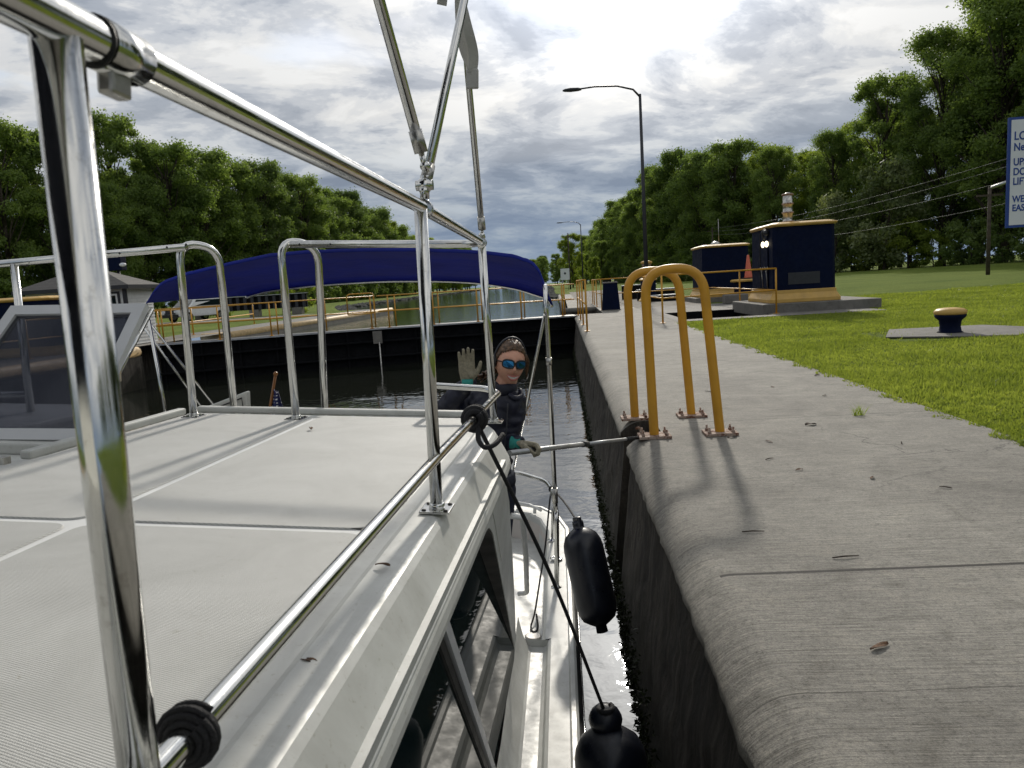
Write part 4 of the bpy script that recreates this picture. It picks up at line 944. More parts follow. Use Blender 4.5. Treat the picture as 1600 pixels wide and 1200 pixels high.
# coaming round the cockpit
sec2=[(0,-2.14),(-.002,-2.105),(.012,-2.095),(.035,-2.095),(.045,-2.108),(.15,-2.118),(.185,-2.125),(.20,-2.14),(.205,-2.18),(.21,-2.66)]
full=path[i4:]+[V((2*RC-p.x,p.y,0)) for p in path[i4:][::-1][1:]]
for i in range(1,len(full)-1): pass
mb=MB(); rings=outline(full,sec2,lambda p:p)
mb.loft([[BT(p) for p in r] for r in rings],False); smoothed(build('cockpit_coaming',mb,'gel',boat),25)
mb=MB(); mb.loft([[BT(V((*(p.xy),q))) for p,q in ((r[8],-2.19),(r[8],-2.655))] for r in [[x if k!=8 else x for k,x in enumerate(rr)] for rr in rings]],False)
o=build('liner',mb,'beige',boat)
for vtx in o.data.vertices: vtx.co+=V((0,0,0))
o.data.transform(Matrix.Translation(V((0,-.004,0))))
mb=MB(); mb.b6(-3.0,-.20,4.40,7.4,-2.46,-2.40,BT); build('cockpit_sole',mb,'gel',boat)
mb=MB(); mb.add([B(-.44,4.448,-2.13),B(-.10,4.448,-2.13),B(-.10,4.448,-2.46),B(-.44,4.448,-2.46)],[(0,1,2,3)]); mb.b6(-.40,-.20,4.46,4.66,-2.46,-2.29,BT); build('deck_step',mb,'gel',boat,bevel=.01)
mb=MB(); mb.lathe([(.055,0),(.06,.004),(.05,.008)],B(-.30,5.05,-2.398),20,Matrix((RB,AB,UB)).transposed()); build('deck_hatch',mb,'beige',boat)
# small rail on the stern coaming
mb=MB(); mb.tube([B(-.648,7.34,-2.055),B(-.48,7.22,-2.045),B(-.352,7.02,-2.045)],.013,8); build('grab_rail',mb,'white',boat)
mb=MB()
for q in ((-.60,7.31),(-.42,7.14)): 
    build('rail_foot',MB().tube([B(q[0],q[1],-2.11),B(q[0],q[1],-2.05)],.016,8),'white',boat)
# cabin side with raked wing
SR=lambda u: -.27+.0563*(u+.58)
def side(a,u,o=0): return B(SR(u)+o,a,u)
def rnd(poly,r,n=5):
    P=[V((a,u,0)) for a,u in poly]; out=[]
    for i,p in enumerate(P):
        a=P[i-1]-p; b=P[(i+1)%len(P)]-p; d=min(r,a.length*.4,b.length*.4); A_=p+a.normalized()*d; B_=p+b.normalized()*d
        for k in range(n+1): t=k/n; q=A_*(1-t)**2+p*2*t*(1-t)+B_*t*t; out.append((q.x,q.y))
    return out
win=rnd([(-1.6,-.655),(2.13,-.655),(2.28,-.72),(3.93,-1.93),(3.88,-2.0),(-1.6,-2.0)],.06)
poly=[(-3.5,-.60),(2.72,-.60),(2.78,-.70),(3.02,-.845),(3.45,-1.25),(3.88,-1.68),(4.12,-1.95),(4.42,-2.08),(4.44,-2.15),(-3.5,-2.15)]
from mathutils.geometry import tessellate_polygon
mb=MB(); allp=poly+win; tri=tessellate_polygon([[V((*p,0)) for p in poly],[V((*p,0)) for p in win]]); na=len(allp)
mb.v=[tuple(side(a,u)) for a,u in allp]+[tuple(side(a,u,-.06)) for a,u in allp]
mb.f=[tuple(t) for t in tri]+[tuple(i+na for i in t[::-1]) for t in tri]; n=len(poly); m_=len(win)
mb.f+=[(i,(i+1)%n,na+(i+1)%n,na+i) for i in range(n)]+[(n+i,n+(i+1)%m_,na+n+(i+1)%m_,na+n+i) for i in range(m_)]; mb.sm=[False]*len(mb.f)
cs=build('cabin_side',mb,'gel',boat)
mb=MB(); mb.b6(-2.9,-.44,-3.5,3.2,-2.2,-.66,BT); build('cabin',mb,'gel',boat)
mb=MB(); mb.b6(-1.5,-.40,3.22,4.25,-2.7,-1.905,BT); build('cockpit_seat',mb,'gel',boat,bevel=.02)
# moulded ridge above the windows
mb=MB(); mb.tube(fillet([side(-2,-.628,-.002),side(2.22,-.628,-.002),side(2.36,-.70,-.002),side(2.8,-1.02,-.003)],.12),.0055,8); build('moulding',mb,'gel',boat)
# window: frame, panes, mullions
def ringpoly(outer,w,z0,z1,name,m,par):
    mb=MB(); O=[V((a,u)) for a,u in outer]; n=len(O); c=sum((p for p in O),V((0,0)))/n; I=[]
    for i in range(n):
        a,b,d=O[i-1],O[i],O[(i+1)%n]; t1=(b-a).normalized(); t2=(d-b).normalized(); n1=V((t1.y,-t1.x)); n2=V((t2.y,-t2.x))
        if n1.dot(c-b)<0: n1=-n1
        if n2.dot(c-b)<0: n2=-n2
        k=(n1+n2); k=k/k.length; I.append(b+k*(w/max(.4,k.dot(n1))))
    rings=[[side(p.x,p.y,z) for p in L] for L,z in ((O,z0),(O,z1),(I,z1),(I,z0))]
    for i in range(n):
        j=(i+1)%n
        for k in range(3): q=rings; mb.add([q[k][i],q[k][j],q[k+1][j],q[k+1][i]],[(0,1,2,3)])
    return build(name,mb,m,par),I
wf,I=ringpoly(win,.018,-.045,.012,'window','gel',boat)
r2,I2=ringpoly([(p.x,p.y) for p in I],.008,-.045,.009,'window_seal','rubber',wf)
mb=MB(); mb.add([side(p.x,p.y,.016-.066*(p.y+2.0)/1.3) for p in I2],[tuple(range(len(I2)))]); build('pane',mb,'window',wf)
def mull(a0,u0,a1,u1,w,z,m,nm):
    mb=MB(); mb.v=[tuple(side(a,u,o-.064*(u+2.0)/1.3)) for o in (.014,z+.008) for a,u in ((a0-w,u0),(a0+w,u0),(a1+w,u1),(a1-w,u1))]; z=z
    mb.f=[(0,1,2,3),(7,6,5,4),(0,4,5,1),(1,5,6,2),(2,6,7,3),(3,7,4,0)]; mb.sm=[False]*6; build(nm,mb,m,wf)
mull(1.62,-.695,2.86,-1.96,.026,.020,'greypaint','mullion'); mull(1.555,-.695,2.795,-1.96,.022,.014,'rubber','mullion_seal')
mull(1.12,-.695,1.42,-1.96,.012,.016,'greypaint','mullion'); mull(1.07,-.695,1.36,-1.96,.03,.012,'rubber','mullion_seal')
# handrail on the wing
mb=MB(); hp=[side(3.18,-.955,.0),side(3.20,-.965,.05),side(3.62,-1.30,.055),side(4.10,-1.685,.05),side(4.12,-1.70,0)]; mb.tube(fillet(hp,.05),.014,12); build('handrail',mb,'white',boat)
# ---- roof
rp=[V((-.262,a,0)) for a in frange(-3.5,2.62,.5)]
for k in range(1,11): t=R(90*k/10); rp.append(V((-.262-.28*(1-math.cos(t)),2.80+.48*math.sin(t),0)))
rp+= [V((-.8,3.28,0)),V((-1.7,3.28,0))]
for k in range(1,7): t=R(90*k/6); rp.append(V((-1.7-.12*math.sin(t),3.16+.12*math.cos(t),0)))
rp+= [V((-1.82,2.5,0)),V((-1.82,-3.5,0))]
sec=[(.03,-.70),(.003,-.67),(0,-.655),(.004,-.635),(.050,-.552),(.060,-.537),(.072,-.527),(.088,-.522),(.135,-.521),(.15,-.529),(.185,-.531),(.205,-.524),(.225,-.521)]
mb=MB(); rings=outline(rp,sec,lambda p:p); mb.loft([[BT(p) for p in r] for r in rings],False); smoothed(build('roof_edge',mb,'gel',boat),13)
mb=MB(); inner=[r[-1] for r in rings]; mb.add([BT(p) for p in inner],[tuple(range(len(inner)))]); mb.add([BT(V((p.x,p.y,-.575))) for p in inner],[tuple(range(len(inner)))]); roof=build('roof',mb,'white',boat)
mb=MB(); mb.b6(-1.75,-.50,3.215,3.262,-.525,-.497,BT); mb.b6(-1.805,-1.765,2.2,3.16,-.525,-.495,BT); build('roof_lip',mb,'gel',roof,bevel=.008)
def panel(r0,r1,a0,a1,rad=.06):
    P=rnd([(r0,a0),(r1,a0),(r1,a1),(r0,a1)],rad,6); mb=MB(); n=len(P)
    mb.v=[tuple(B(x,y,-.5205)) for x,y in P]+[tuple(B(x+(.003 if x<(r0+r1)/2 else -.003),y+(.003 if y<(a0+a1)/2 else -.003),-.5165)) for x,y in P]
    mb.f=[tuple(range(n,2*n))]+[(i,(i+1)%n,n+(i+1)%n,n+i) for i in range(n)]; mb.sm=[False]*len(mb.f); build('nonskid_panel',mb,'non',roof)
panel(-1.130,-.465,1.586,3.13,.05); panel(-1.130,-.465,-1.5,1.556,.05); panel(-1.74,-1.155,1.586,3.13,.05); panel(-1.74,-1.155,-1.5,1.556,.05)
mb=MB(); mb.tube([B(-1.105,1.590,-.5185),B(-.47,1.590,-.5185)],.0017,6); build('hatch_seal',mb,'rubber',roof)
# port ledge
mb=MB(); mb.b6(-3.0,-1.83,-3.5,2.62,-.70,-.555,BT); build('port_ledge',mb,'gel',boat,bevel=.02)
mb=MB(); mb.b6(-3.0,-2.15,2.62,3.25,-.74,-.50,BT); build('port_box',mb,'gel',boat,bevel=.02)
# tilted seat lid at the aft port corner
q=[(-2.02,3.60,-.600),(-1.694,3.60,-.475),(-1.684,3.60,-.475),(-1.684,3.60,-.60)]
mb=MB(); mb.v=[tuple(B(*p)) for p in q]+[tuple(B(p[0],p[1]+.04,p[2])) for p in q]; mb.f=[(0,3,2,1),(4,5,6,7),(0,1,5,4),(1,2,6,5),(2,3,7,6),(3,0,4,7)]; mb.sm=[False]*6
sl=build('seat_lid',mb,'gel',boat,bevel=.006)
mb=MB(); mb.tube([B(-1.93,3.592,-.592),B(-1.71,3.592,-.507),B(-1.70,3.592,-.590)],.004,5); build('lid_seam',mb,'rubber',sl)
# ---- rails
RR=.0155
def foot(r,a,par,u=-.52):
    ax=Matrix((RB,AB,UB)).transposed(); mb=MB(); mb.box(B(r,a,u+.004),(.075,.085,.006),ax); f=build('base_plate',mb,'steel',par,bevel=.002)
    mb=MB(); mb.lathe([(RR+.004,0),(RR+.004,.012),(RR+.001,.014)],B(r,a,u+.006),16,ax); build('socket',mb,'steel',f)
    for dx in(-.027,.027):
        for dy in(-.03,.03): mb=MB(); mb.lathe([(.006,0),(.005,.003),(.001,.004)],B(r+dx,a+dy,u+.007),8,ax); build('screw',mb,'rubber',f)
def rail(pts,name='rail',r=RR,fil=.06,n=20,par=None):
    mb=MB(); mb.tube([B(*p) for p in (fillet(pts,fil) if len(pts)>2 else pts)],r,n,caps=True); return build(name,mb,'steel',par or boat)
top=rail([(-.330,-1.2,.150),(-.331,.46,.172),(-.372,1.72,.212),(-.386,2.87,.218),(-.43,2.96,.218),(-1.20,3.02,.222)],'top_rail',fil=[.1,.1,.1,.05])
for (rt,at,ut,rb,ab,nm) in ((-.334,.462,.172,-.347,.537,0),(-.372,1.72,.212,-.346,1.761,0),(-.386,2.895,.218,-.357,3.082,0)):
    st=rail([(rt,at,ut),(rb,ab,-.52)],'stanchion'); foot(rb,ab,st)
rail([(-.345,-.6,-.372),(-.345,.56,-.392),(-.345,1.76,-.387),(-.348,3.02,-.404),(-.345,3.15,-.405),(-.40,3.19,-.39),(-.66,3.17,-.375),(-.66,3.17,-.53)],'lower_rail',r=.0135,fil=[.1,.1,.02,.05,.04,.03])
for (x0,y0,x1,y1,x2,y2) in ((-1.677,3.06,-1.655,3.22,-1.603,3.28),(-1.215,3.06,-1.20,3.22,-1.178,3.30)):
    pass
def hoopb(pts,fa): 
    st=rail(pts,'grab_hoop',r=.0165,fil=.10); foot(*fa,st)
hoopb([(-1.677,3.06,-.52),(-1.70,3.04,.235),(-1.585,3.16,.215),(-1.603,3.30,-.62)],(-1.677,3.06))
hoopb([(-1.215,3.06,-.52),(-1.255,3.04,.245),(-1.135,3.16,.225),(-1.178,3.32,-.62)],(-1.215,3.06))
lt=rail([(-1.66,3.03,.212),(-2.46,3.0,.142),(-3.0,2.95,.09)],'port_top_rail')
for r_,u_ in((-2.42,.14),(-2.96,.09)): st=rail([(r_,3.0,u_),(r_+.03,3.0,-.52)],'stanchion')
rail([(-2.40,3.0,-.423),(-3.0,3.0,-.44)],'lower_rail',r=.013)
for (a0,a1,n,fx) in ((-.5,-1.15,6,0),(-1.72,-2.35,4,1)):
    for i in range(n):
        r_=a0+(a1-a0)*i/(n-1); u_=.219 if not fx else .208-.075*(i/(n-1)); mb=MB(); mb.sphere(B(r_,2.99-(.0 if fx else 0.0)+(-.0),u_-.0),.0045,8,6); o=build('snap_stud',mb,'rubber',top if not fx else lt); o.data.transform(Matrix.Translation(-AB*.006))
# clamp on the near rail
ax=Matrix((RB,AB,UB)).transposed()
mb=MB(); mb.tube([B(-.3335,.50,.1735),B(-.335,.548,.175)],.0182,20); build('rail_clamp',mb,'steel',top)
mb=MB(); mb.tube([B(-.3335,.4965,.1732),B(-.3335,.4985,.1733)],.0180,20); build('clamp_seal',mb,'rubber',top)
mb=MB(); mb.box(B(-.3345,.522,.153),(.013,.024,.022),ax); build('clamp_lug',mb,'chromew',top,bevel=.003)
# upper bimini tubes with jaw ends
def strut(p0,p1,r,name='bimini_strut',cut=.0):
    mb=MB(); mb.tube([B(*p0),B(*p1)],r,16); s=build(name,mb,'steel',boat)
    d=(V(p1)-V(p0)).normalized(); a=V(p0)
    mb=MB(); mb.tube([B(*(a-d*.005)),B(*(a+d*.045))],r*1.28,16); build('end_cap',mb,'chromew',s)
    mb=MB(); mb.tube([B(*(a-d*.05)),B(*a)],r*.55,10); mb.sphere(B(*(a-d*.035)),r*.95,10,8); build('jaw',mb,'steel',s); return s
strut((-.367,1.705,.335),(-.60,1.40,1.35),.0125)
strut((-.362,1.74,.275),(-.30,2.75,1.62),.0112)
mb=MB(); mb.tube([B(-.3735,1.752,.212),B(-.3745,1.78,.213)],.022,18); mb.tube([B(-.366,1.742,.232),B(-.364,1.735,.285)],.011,10); mb.sphere(B(-.365,1.735,.262),.019,12,8); mb.lathe([(.012,-.02),(.012,.02)],B(-.365,1.735,.262),10,Matrix.Rotation(R(90),3,'Y')); build('rail_fitting',mb,'steel',top)
strut((-.384,2.89,.272),(-.43,2.45,1.35),.0115)
mb=MB(); mb.tube([B(-.3855,2.875,.217),B(-.386,2.90,.218)],.021,16); mb.sphere(B(-.385,2.89,.245),.013,10,8); build('rail_fitting',mb,'steel',top)
# webbing strap hanging at the struts
def ribbon(pts,w,th,name,m,par,wd=RB):
    P=spline(pts,8); rings=[]
    for i,p in enumerate(P):
        t=(P[min(i+1,len(P)-1)]-P[max(i-1,0)]).normalized(); s=(wd-t*wd.dot(t)).normalized(); nn=t.cross(s)
        rings.append([p-s*w/2-nn*th/2,p+s*w/2-nn*th/2,p+s*w/2+nn*th/2,p-s*w/2+nn*th/2])
    mb=MB(); mb.loft(rings,smooth=False); return build(name,mb,m,par)
st=ribbon([B(-.455,2.45,.93),B(-.44,2.43,.985),B(-.405,2.42,.975),B(-.372,2.45,.86),B(-.357,2.48,.79),B(-.362,2.49,.735)],.032,.003,'strap','webbing',boat,(RB*.8+AB*.4))
ribbon([B(-.405,2.48,1.03),B(-.402,2.48,.90),B(-.395,2.50,.82),B(-.372,2.52,.76)],.028,.003,'strap_tail','webbing',st)
mb=MB(); mb.box(B(-.363,2.495,.715),(.040,.015,.062),ax); build('buckle',mb,'webbing',st,bevel=.004)
# windscreen panel on the port side
def quad(pts,w,th,nf,ng):
    O=[V(p) for p in pts]; c=sum(O,V((0,0,0)))/4; I=[]
    for i in range(4):
        a,b,d=O[i-1],O[i],O[(i+1)%4]; e1=(a-b).normalized(); e2=(d-b).normalized(); s=math.sqrt(max(1e-6,1-e1.dot(e2)**2)); I.append(b+(e1+e2)*w/s)
    nn=(O[1]-O[0]).cross(O[3]-O[0]).normalized()*th
    mb=MB()
    for i in range(4):
        j=(i+1)%4
        for (A_,B_,C_,D_) in ((O[i]+nn,O[j]+nn,I[j]+nn,I[i]+nn),(O[i]-nn,O[j]-nn,I[j]-nn,I[i]-nn),(O[i]+nn,O[j]+nn,O[j]-nn,O[i]-nn),(I[i]+nn,I[j]+nn,I[j]-nn,I[i]-nn)): mb.add([BT(A_),BT(B_),BT(C_),BT(D_)],[(0,1,2,3)])
    f=build(nf,mb,'greypaint',boat)
    mb=MB(); mb.add([BT(p+nn*.2) for p in I]+[BT(p-nn*.2) for p in I],[(0,1,2,3),(7,6,5,4)]); build(ng,mb,'smoked',f); return f
wsf=quad([(-2.318,2.85,-.045),(-1.735,2.85,-.032),(-1.755,2.45,-.513),(-2.40,2.45,-.523)],.046,.014,'windscreen','pane')
mb=MB(); mb.b6(-3.0,-1.79,2.40,2.49,-.556,-.513,BT); build('sill',mb,'gel',boat,bevel=.008)
rail([(-1.735,2.87,-.05),(-1.79,2.48,-.52)],'windscreen_strut',r=.012)
mb=MB(); mb.box(B(-1.765,2.66,-.30),(.03,.03,.04),ax); build('strut_bracket',mb,'steel',boat)
mb=MB(); mb.b6(-1.80,-1.775,2.1,2.13,-.52,-.497,BT); build('deck_clip',mb,'chromew',boat)
# bimini over the cockpit
arc=[(-3.057,-.033),(-2.945,.105),(-2.754,.178),(-2.612,.212),(-2.239,.293),(-2.01,.323),(-1.65,.343),(-1.335,.348),(-.95,.342),(-.677,.330),(-.461,.305),(-.332,.262),(-.27,.19),(-.241,.10)]
arcs=[V((p[0],0,p[1])) for p in arc]; sp=spline(arcs,4)
rows=[]; N_=len(sp); rear=spline([V((x,0,z)) for x,z in [(-3.05,.020),(-2.98,.045),(-2.80,.085),(-2.42,.130),(-2.1,.155),(-1.77,.172),(-1.48,.176),(-1.18,.174),(-.92,.160),(-.72,.135),(-.55,.105),(-.40,.06),(-.29,.02),(-.241,-.05)]],4)
for a,dz in [(4.985,-.03),(5.0,-.006),(5.4,0),(5.8,.0),(6.2,.0),(6.6,.0),(6.615,-.02)]:
    t_=max(0,min(1,(a-5)/1.6)); ring=[]
    for i,(p,q) in enumerate(zip(sp,rear)):
        f=i/(N_-1); c=p.lerp(q,t_); w=.004*noise.noise(V((f*28,a*3,2)))+.003*noise.noise(V((f*70,a*1.2,5)))+.007*abs(noise.noise(V((f*34,a*2,7))))*(1 if abs(f-.5)>.32 else .15)
        ring.append(B(c.x,a,c.z+dz+w-.02*math.sin(PI*t_)*math.sin(PI*f)**3))
    rows.append(ring)
mb=MB(); mb.loft(rows,False); cn=build('bimini_canopy',mb,'canvas',boat); 
sl_=cn.modifiers.new('thick','SOLIDIFY'); sl_.thickness=.004
mb=MB(); mb.tube([B(q.x*.995-.008,6.55,q.z-.02) for q in rear],.0125,10); build('bimini_bow',mb,'steel',boat)
mst=rail([(-.241,5.0,.10),(-.218,5.08,-.30),(-.159,5.28,-1.50)],'bimini_mast',r=.0165,fil=.3)
mb=MB(); mb.tube([B(-.2125,5.10,-.40),B(-.210,5.107,-.45)],.021,14); build('mast_collar',mb,'chromew',mst); mb=MB(); mb.tube([B(-.166,5.255,-1.36),B(-.161,5.275,-1.475)],.0215,14); build('mast_collar',mb,'chromew',mst)
mb=MB(); mb.tube([B(-.160,5.278,-1.475),B(-.155,5.285,-1.55)],.008,8); mb.box(B(-.156,5.285,-1.515),(.018,.022,.05),ax); build('jaw',mb,'steel',mst)
rail([(-.239,5.03,-.10),(-.64,7.2,-1.70)],'bimini_brace',r=.011)
rail([(-3.057,5.0,-.05),(-2.98,5.2,-1.5)],'bimini_mast',r=.0125); rail([(-3.05,5.02,-.18),(-2.80,5.6,-.98)],'bimini_brace',r=.009); rail([(-3.075,5.0,-.22),(-2.86,5.5,-.98)],'bimini_brace',r=.008)
# stern rail
sr=[(-.142,5.28,-2.11),(-.150,5.28,-1.555),(-.226,6.35,-1.655),(-.30,6.72,-1.68),(-.412,6.95,-1.70),(-.66,7.28,-1.73),(-1.1,7.36,-1.75),(-2.2,7.36,-1.80),(-2.75,7.2,-1.8),(-2.96,6.6,-1.8),(-3.05,5.3,-1.75)]
mb=MB(); pts=fillet(sr[:3],.07)[:-1]+spline(sr[2:],8); mb.tube([B(*p) for p in pts],.0185,16); srl=build('stern_rail',mb,'steel',boat)
for (x,y) in ((-.2155,6.35),(-1.6,7.4),(-2.9,6.7)):
    mb=MB(); mb.tube([B(x,y,-2.11),B(x,y,-1.67 if x>-1 else -1.79)],.0125,12); build('rail_post',mb,'steel',srl)
for (x,y) in ((-.142,5.28),(-.2155,6.35)):
    mb=MB(); mb.lathe([(.042,0),(.042,.006),(.022,.009),(.019,.02)],B(x,y,-2.118),20,ax); build('deck_flange',mb,'steel',srl)
mb=MB(); mb.lathe([(.05,0),(.052,.006),(.035,.012),(.03,.004)],B(-.165,5.85,-2.105),20,ax); build('deck_filler',mb,'steel',boat)
for x,y in ((-.075,5.9),):
    mb=MB(); mb.tube(fillet([B(x,y-.1,-2.10),B(x,y-.1,-2.05),B(x,y+.1,-2.05),B(x,y+.1,-2.10)],.03),.01,8); build('cleat',mb,'steel',boat)
# flag
t=thing('flag','small stars and stripes flag drooping from a varnished wooden staff at the stern','flag',B(-2.95,6.8,-1.2))
mb=MB(); mb.tube([B(-3.06,6.8,-1.75),B(-2.955,6.8,-1.035),B(-2.893,6.8,-.735)],.013,10); mb.sphere(B(-2.89,6.8,-.72),.022,12,8); build('staff',mb,'wood',t)
def mk_flag():
    m,b,gg=mat('flag_cloth',(.02,.03,.12),.8); p=ocoord(gg); s=gg.sep(p)
    v=gg.vor(gg.vm('MULTIPLY',p,(1,.0,1)),30,'F1',.25); st=gg.m('LESS_THAN',v,.24)
    can=gg.mix(st,(.018,.022,.10),(.75,.75,.75)); z_=B(-2.8,6.8,-1.03).z
    sp_=gg.mix(gg.m('GREATER_THAN',gg.m('FRACT',gg.m('MULTIPLY',s[2],14.0)),.5),(.45,.02,.03),(.75,.75,.75))
    gg.L(gg.mix(gg.m('GREATER_THAN',s[2],z_-.12),sp_,can),b.inputs['Base Color']); return m
M['flag']=mk_flag()
mb=MB(); rings=[]
for i in range(10):
    f=i/9; rings.append([B(-2.925+(-.03*k)*.0+ (f*.20*min(1,.25+k*.5)+ -.025*k), 6.79+.03*math.sin(f*9+k), -.86-.12*k-.10*f*(k+.3)) for k in range(8)])
mb.loft(rings,False); o=build('flag_cloth',mb,'flag',t); o.modifiers.new('s','SOLIDIFY').thickness=.002
# ---- fenders and their lines
def coil(c,axis,r,th,n,m,name,par,pitch):
    axis=axis.normalized(); s=axis.orthogonal().normalized(); t_=axis.cross(s); mb=MB(); pts=[]
    for i in range(n*20+1):
        a=2*PI*i/20; rr=r*(1+.05*math.sin(a*.37)); pts.append(c+axis*((i/20-n/2)*pitch)+s*rr*math.cos(a)+t_*rr*math.sin(a))
    mb.tube(pts,th,8); return build(name,mb,m,par)
def fender(label,top,bot,r,ropes,knots):
    top=B(*top); bot=B(*bot); d=(bot-top); L=d.length; q=d.to_track_quat('Z','Y').to_matrix()
    t=thing('fender',label,'fender',(top+bot)/2,'black boat fenders')
    pr=[(.012,-.045),(.035,-.045),(.038,-.02),(.036,.0),(.05,.008),(r*.55,.022),(r*.80,.05),(r*.95,.095),(r,.14)]+[(r,.14+(L-.28)*k/6) for k in range(1,6)]+[(r,L-.14),(r*.95,L-.09),(r*.80,L-.045),(r*.5,L-.018),(.045,L-.006),(.036,L),(.038,L+.04),(.02,L+.045)]
    mb=MB(); mb.lathe(pr,top,32,q); b=build('fender_body',mb,'vinyl',t)
    mb=MB(); s=q@V((1,0,0)); mb.box(top-d.normalized()*.035,(.03,.075,.07),q); build('eyelet',mb,'vinyl',b,bevel=.008)
    for pts in ropes: mb=MB(); mb.tube(spline([B(*p) for p in pts],8) if len(pts)>2 else [B(*p) for p in pts],.0075,8); build('line',mb,'black_rope',t)
    for k in knots: coil(*k[:-1],k[-1],'knot',t,k[4] if 0 else .011) if 0 else None
    return t
f1=fender('long black fender hanging farther aft beside the stern rail',(.012,4.78,-1.50),(.165,4.62,-2.10),.132,
  [[(-.227,6.35,-1.64),(-.10,5.5,-1.53),(.001,4.82,-1.47)],[(-.228,6.33,-1.66),(-.24,6.25,-1.75),(-.262,6.0,-2.05),(-.285,5.6,-2.20),(-.305,5.32,-2.33),(-.325,5.18,-2.385),(-.30,5.10,-2.388),(-.275,5.17,-2.387),(-.295,5.34,-2.36)]],[])
coil(B(-.227,6.35,-1.655),AB,.019,.0075,3,'black_rope','knot',f1,.014)
f2=fender('nearer black fender at the picture bottom, hung on a line from the cabin rail',(.150,3.08,-1.86),(.205,2.98,-2.50),.158,
  [[(-.330,2.45,-.44),(-.10,2.75,-1.05),(.134,3.09,-1.80)]],[])
mb=MB(); mb.sphere(B(.138,3.10,-1.84),(.075,.075,.07),14,10); build('collar',mb,'vinyl',f2)
coil(B(.136,3.085,-1.80),UB,.03,.012,3,'black_rope','knot',f2,.018)
coil(B(-.346,2.43,-.396),AB,.024,.011,5,'black_rope','knot',f2,.013); coil(B(-.346,2.43,-.398),AB,.036,.010,3,'black_rope','knot',f2,.015)
mb=MB(); mb.tube(spline([B(-.33,2.40,-.42),B(-.325,2.36,-.455),B(-.30,2.33,-.475),B(-.27,2.36,-.47),B(-.25,2.42,-.448)],6),.0085,8); build('line_end',mb,'black_rope',f2)
t=thing('coiled_line','thick ball of black cord wound tightly on the lower rail in the near corner','rope',B(-.345,.6,-.39))
for rr,n,pi_ in ((.016,6,.0045),(.0215,5,.0045),(.026,3,.005)): coil(B(-.345,.598,-.392),AB,rr,.0033,n,'black_rope','rope_coil',t,pi_)
# leaves and bits lying on the roof edge
def litter(label,c,L,w,ang,m='deadleaf',nrm=None,group=None,cat='leaf',nm='fallen_leaf'):
    n=nrm or V((0,0,1)); q=n.to_track_quat('Z','Y').to_matrix()@Matrix.Rotation(ang,3,'Z'); mb=MB(); rings=[]
    for i in range(7):
        f=i/6; ww=w*math.sin(PI*(f*.92+.04))**.7; rings.append([V(c)+q@V((L*(f-.5),k*ww,.0025+abs(k)*w*(.42+.30*math.sin(5*f+c[0]*9+k))-.0015+.004*math.sin(f*PI))) for k in(-1,-.4,.4,1)])
    mb.loft(rings,False); o=build(nm,mb,m,org=c); tag(o,label,cat,group); o.modifiers.new('s','SOLIDIFY').thickness=.0008
litter('small curled brown seed husk on the boat roof edge, near the camera',B(-.385,.99,-.527),.028,.006,1.0,'deadleaf',UB,'husks fallen on the boat roof'); litter('brown seed husk on the boat roof edge beside the second stanchion',B(-.375,1.36,-.518),.030,.006,1.2,'deadleaf',UB,'husks fallen on the boat roof'); litter('tiny dark reddish leaf scrap on the far part of the boat roof',B(-1.047,2.785,-.512),.035,.008,.1,'deadleaf',UB,'husks fallen on the boat roof')
for i,(x,y,L,w,a) in enumerate([(1.93,5.95,.10,.022,.3),(1.46,5.42,.085,.008,1.9),(.98,2.36,.085,.012,.5),(1.24,5.62,.09,.014,.5),(1.76,4.35,.05,.012,.9),(1.42,4.60,.05,.010,.2),(2.9,8.7,.08,.02,.4),(2.2,8.0,.05,.015,2.0),(1.80,2.72,.05,.012,.6),(2.5,7.3,.06,.012,.7)]):
    litter(['curled brown leaf on the quay near the concrete joint, right of the hoops','pale thin leaf stub lying on the quay below the hoops','crumpled dark leaf lying alone on the near quay','brown leaf caught against the right foot plate of the near hoop','small dark leaf scrap in the middle of the quay','little dark leaf scrap left of the middle one on the quay','leaf scrap far up the quay near the lawn edge','tiny leaf scrap far up the quay','small leaf at the right edge of the near quay','small leaf on the quay by the lawn edge'][i],(x,y,.001),L,w,a,'deadleaf' if i%3 else 'twig',None,'dead leaves scattered on the quay')
for i,(x,y,L,a) in enumerate([(1.16,3.14,.11,.05),(.86,3.50,.10,-.1),(1.32,4.9,.06,.4),(2.3,5.2,.07,1.2),(1.5,7.9,.09,2.2),(2.05,4.1,.06,2.6)]):
    mb=MB(); d=V((math.cos(a),math.sin(a),0)); mb.tube([V((x,y,.006))-d*L/2,V((x,y,.010)),V((x,y,.006))+d*L/2+V((.005,.008,0))],[.003,.0035,.002],6)
    tag(build('twig',mb,'twig',org=(x,y,0)),['short straight twig just beyond the wide concrete joint','forked thin twig near the rounded quay edge','short twig in front of the hoops','tiny twig toward the lawn side','twig lying behind the hoops','small twig right of the middle of the quay'][i],'twig','twigs scattered on the quay')
t=thing('weed_tuft','small dry weed tuft growing in a joint of the quay','weed',(2.42,6.25,0)); mb=MB()
for i in range(46):
    a=random.uniform(0,6.28); l=random.uniform(.05,.14); b0=V((2.42+random.uniform(-.05,.05),6.25+random.uniform(-.008,.008),0)); d=V((math.cos(a)*.6,math.sin(a)*.4,1)).normalized()*l; s=V((.0018,0,0)); mb.add([b0-s,b0+s,b0+d*.6+s*.7,b0+d*.6-s*.7,b0+d+V((math.cos(a)*.02,0,-.01))],[(0,1,2,3),(3,2,4)])
build('blades',mb,'leafy',t)
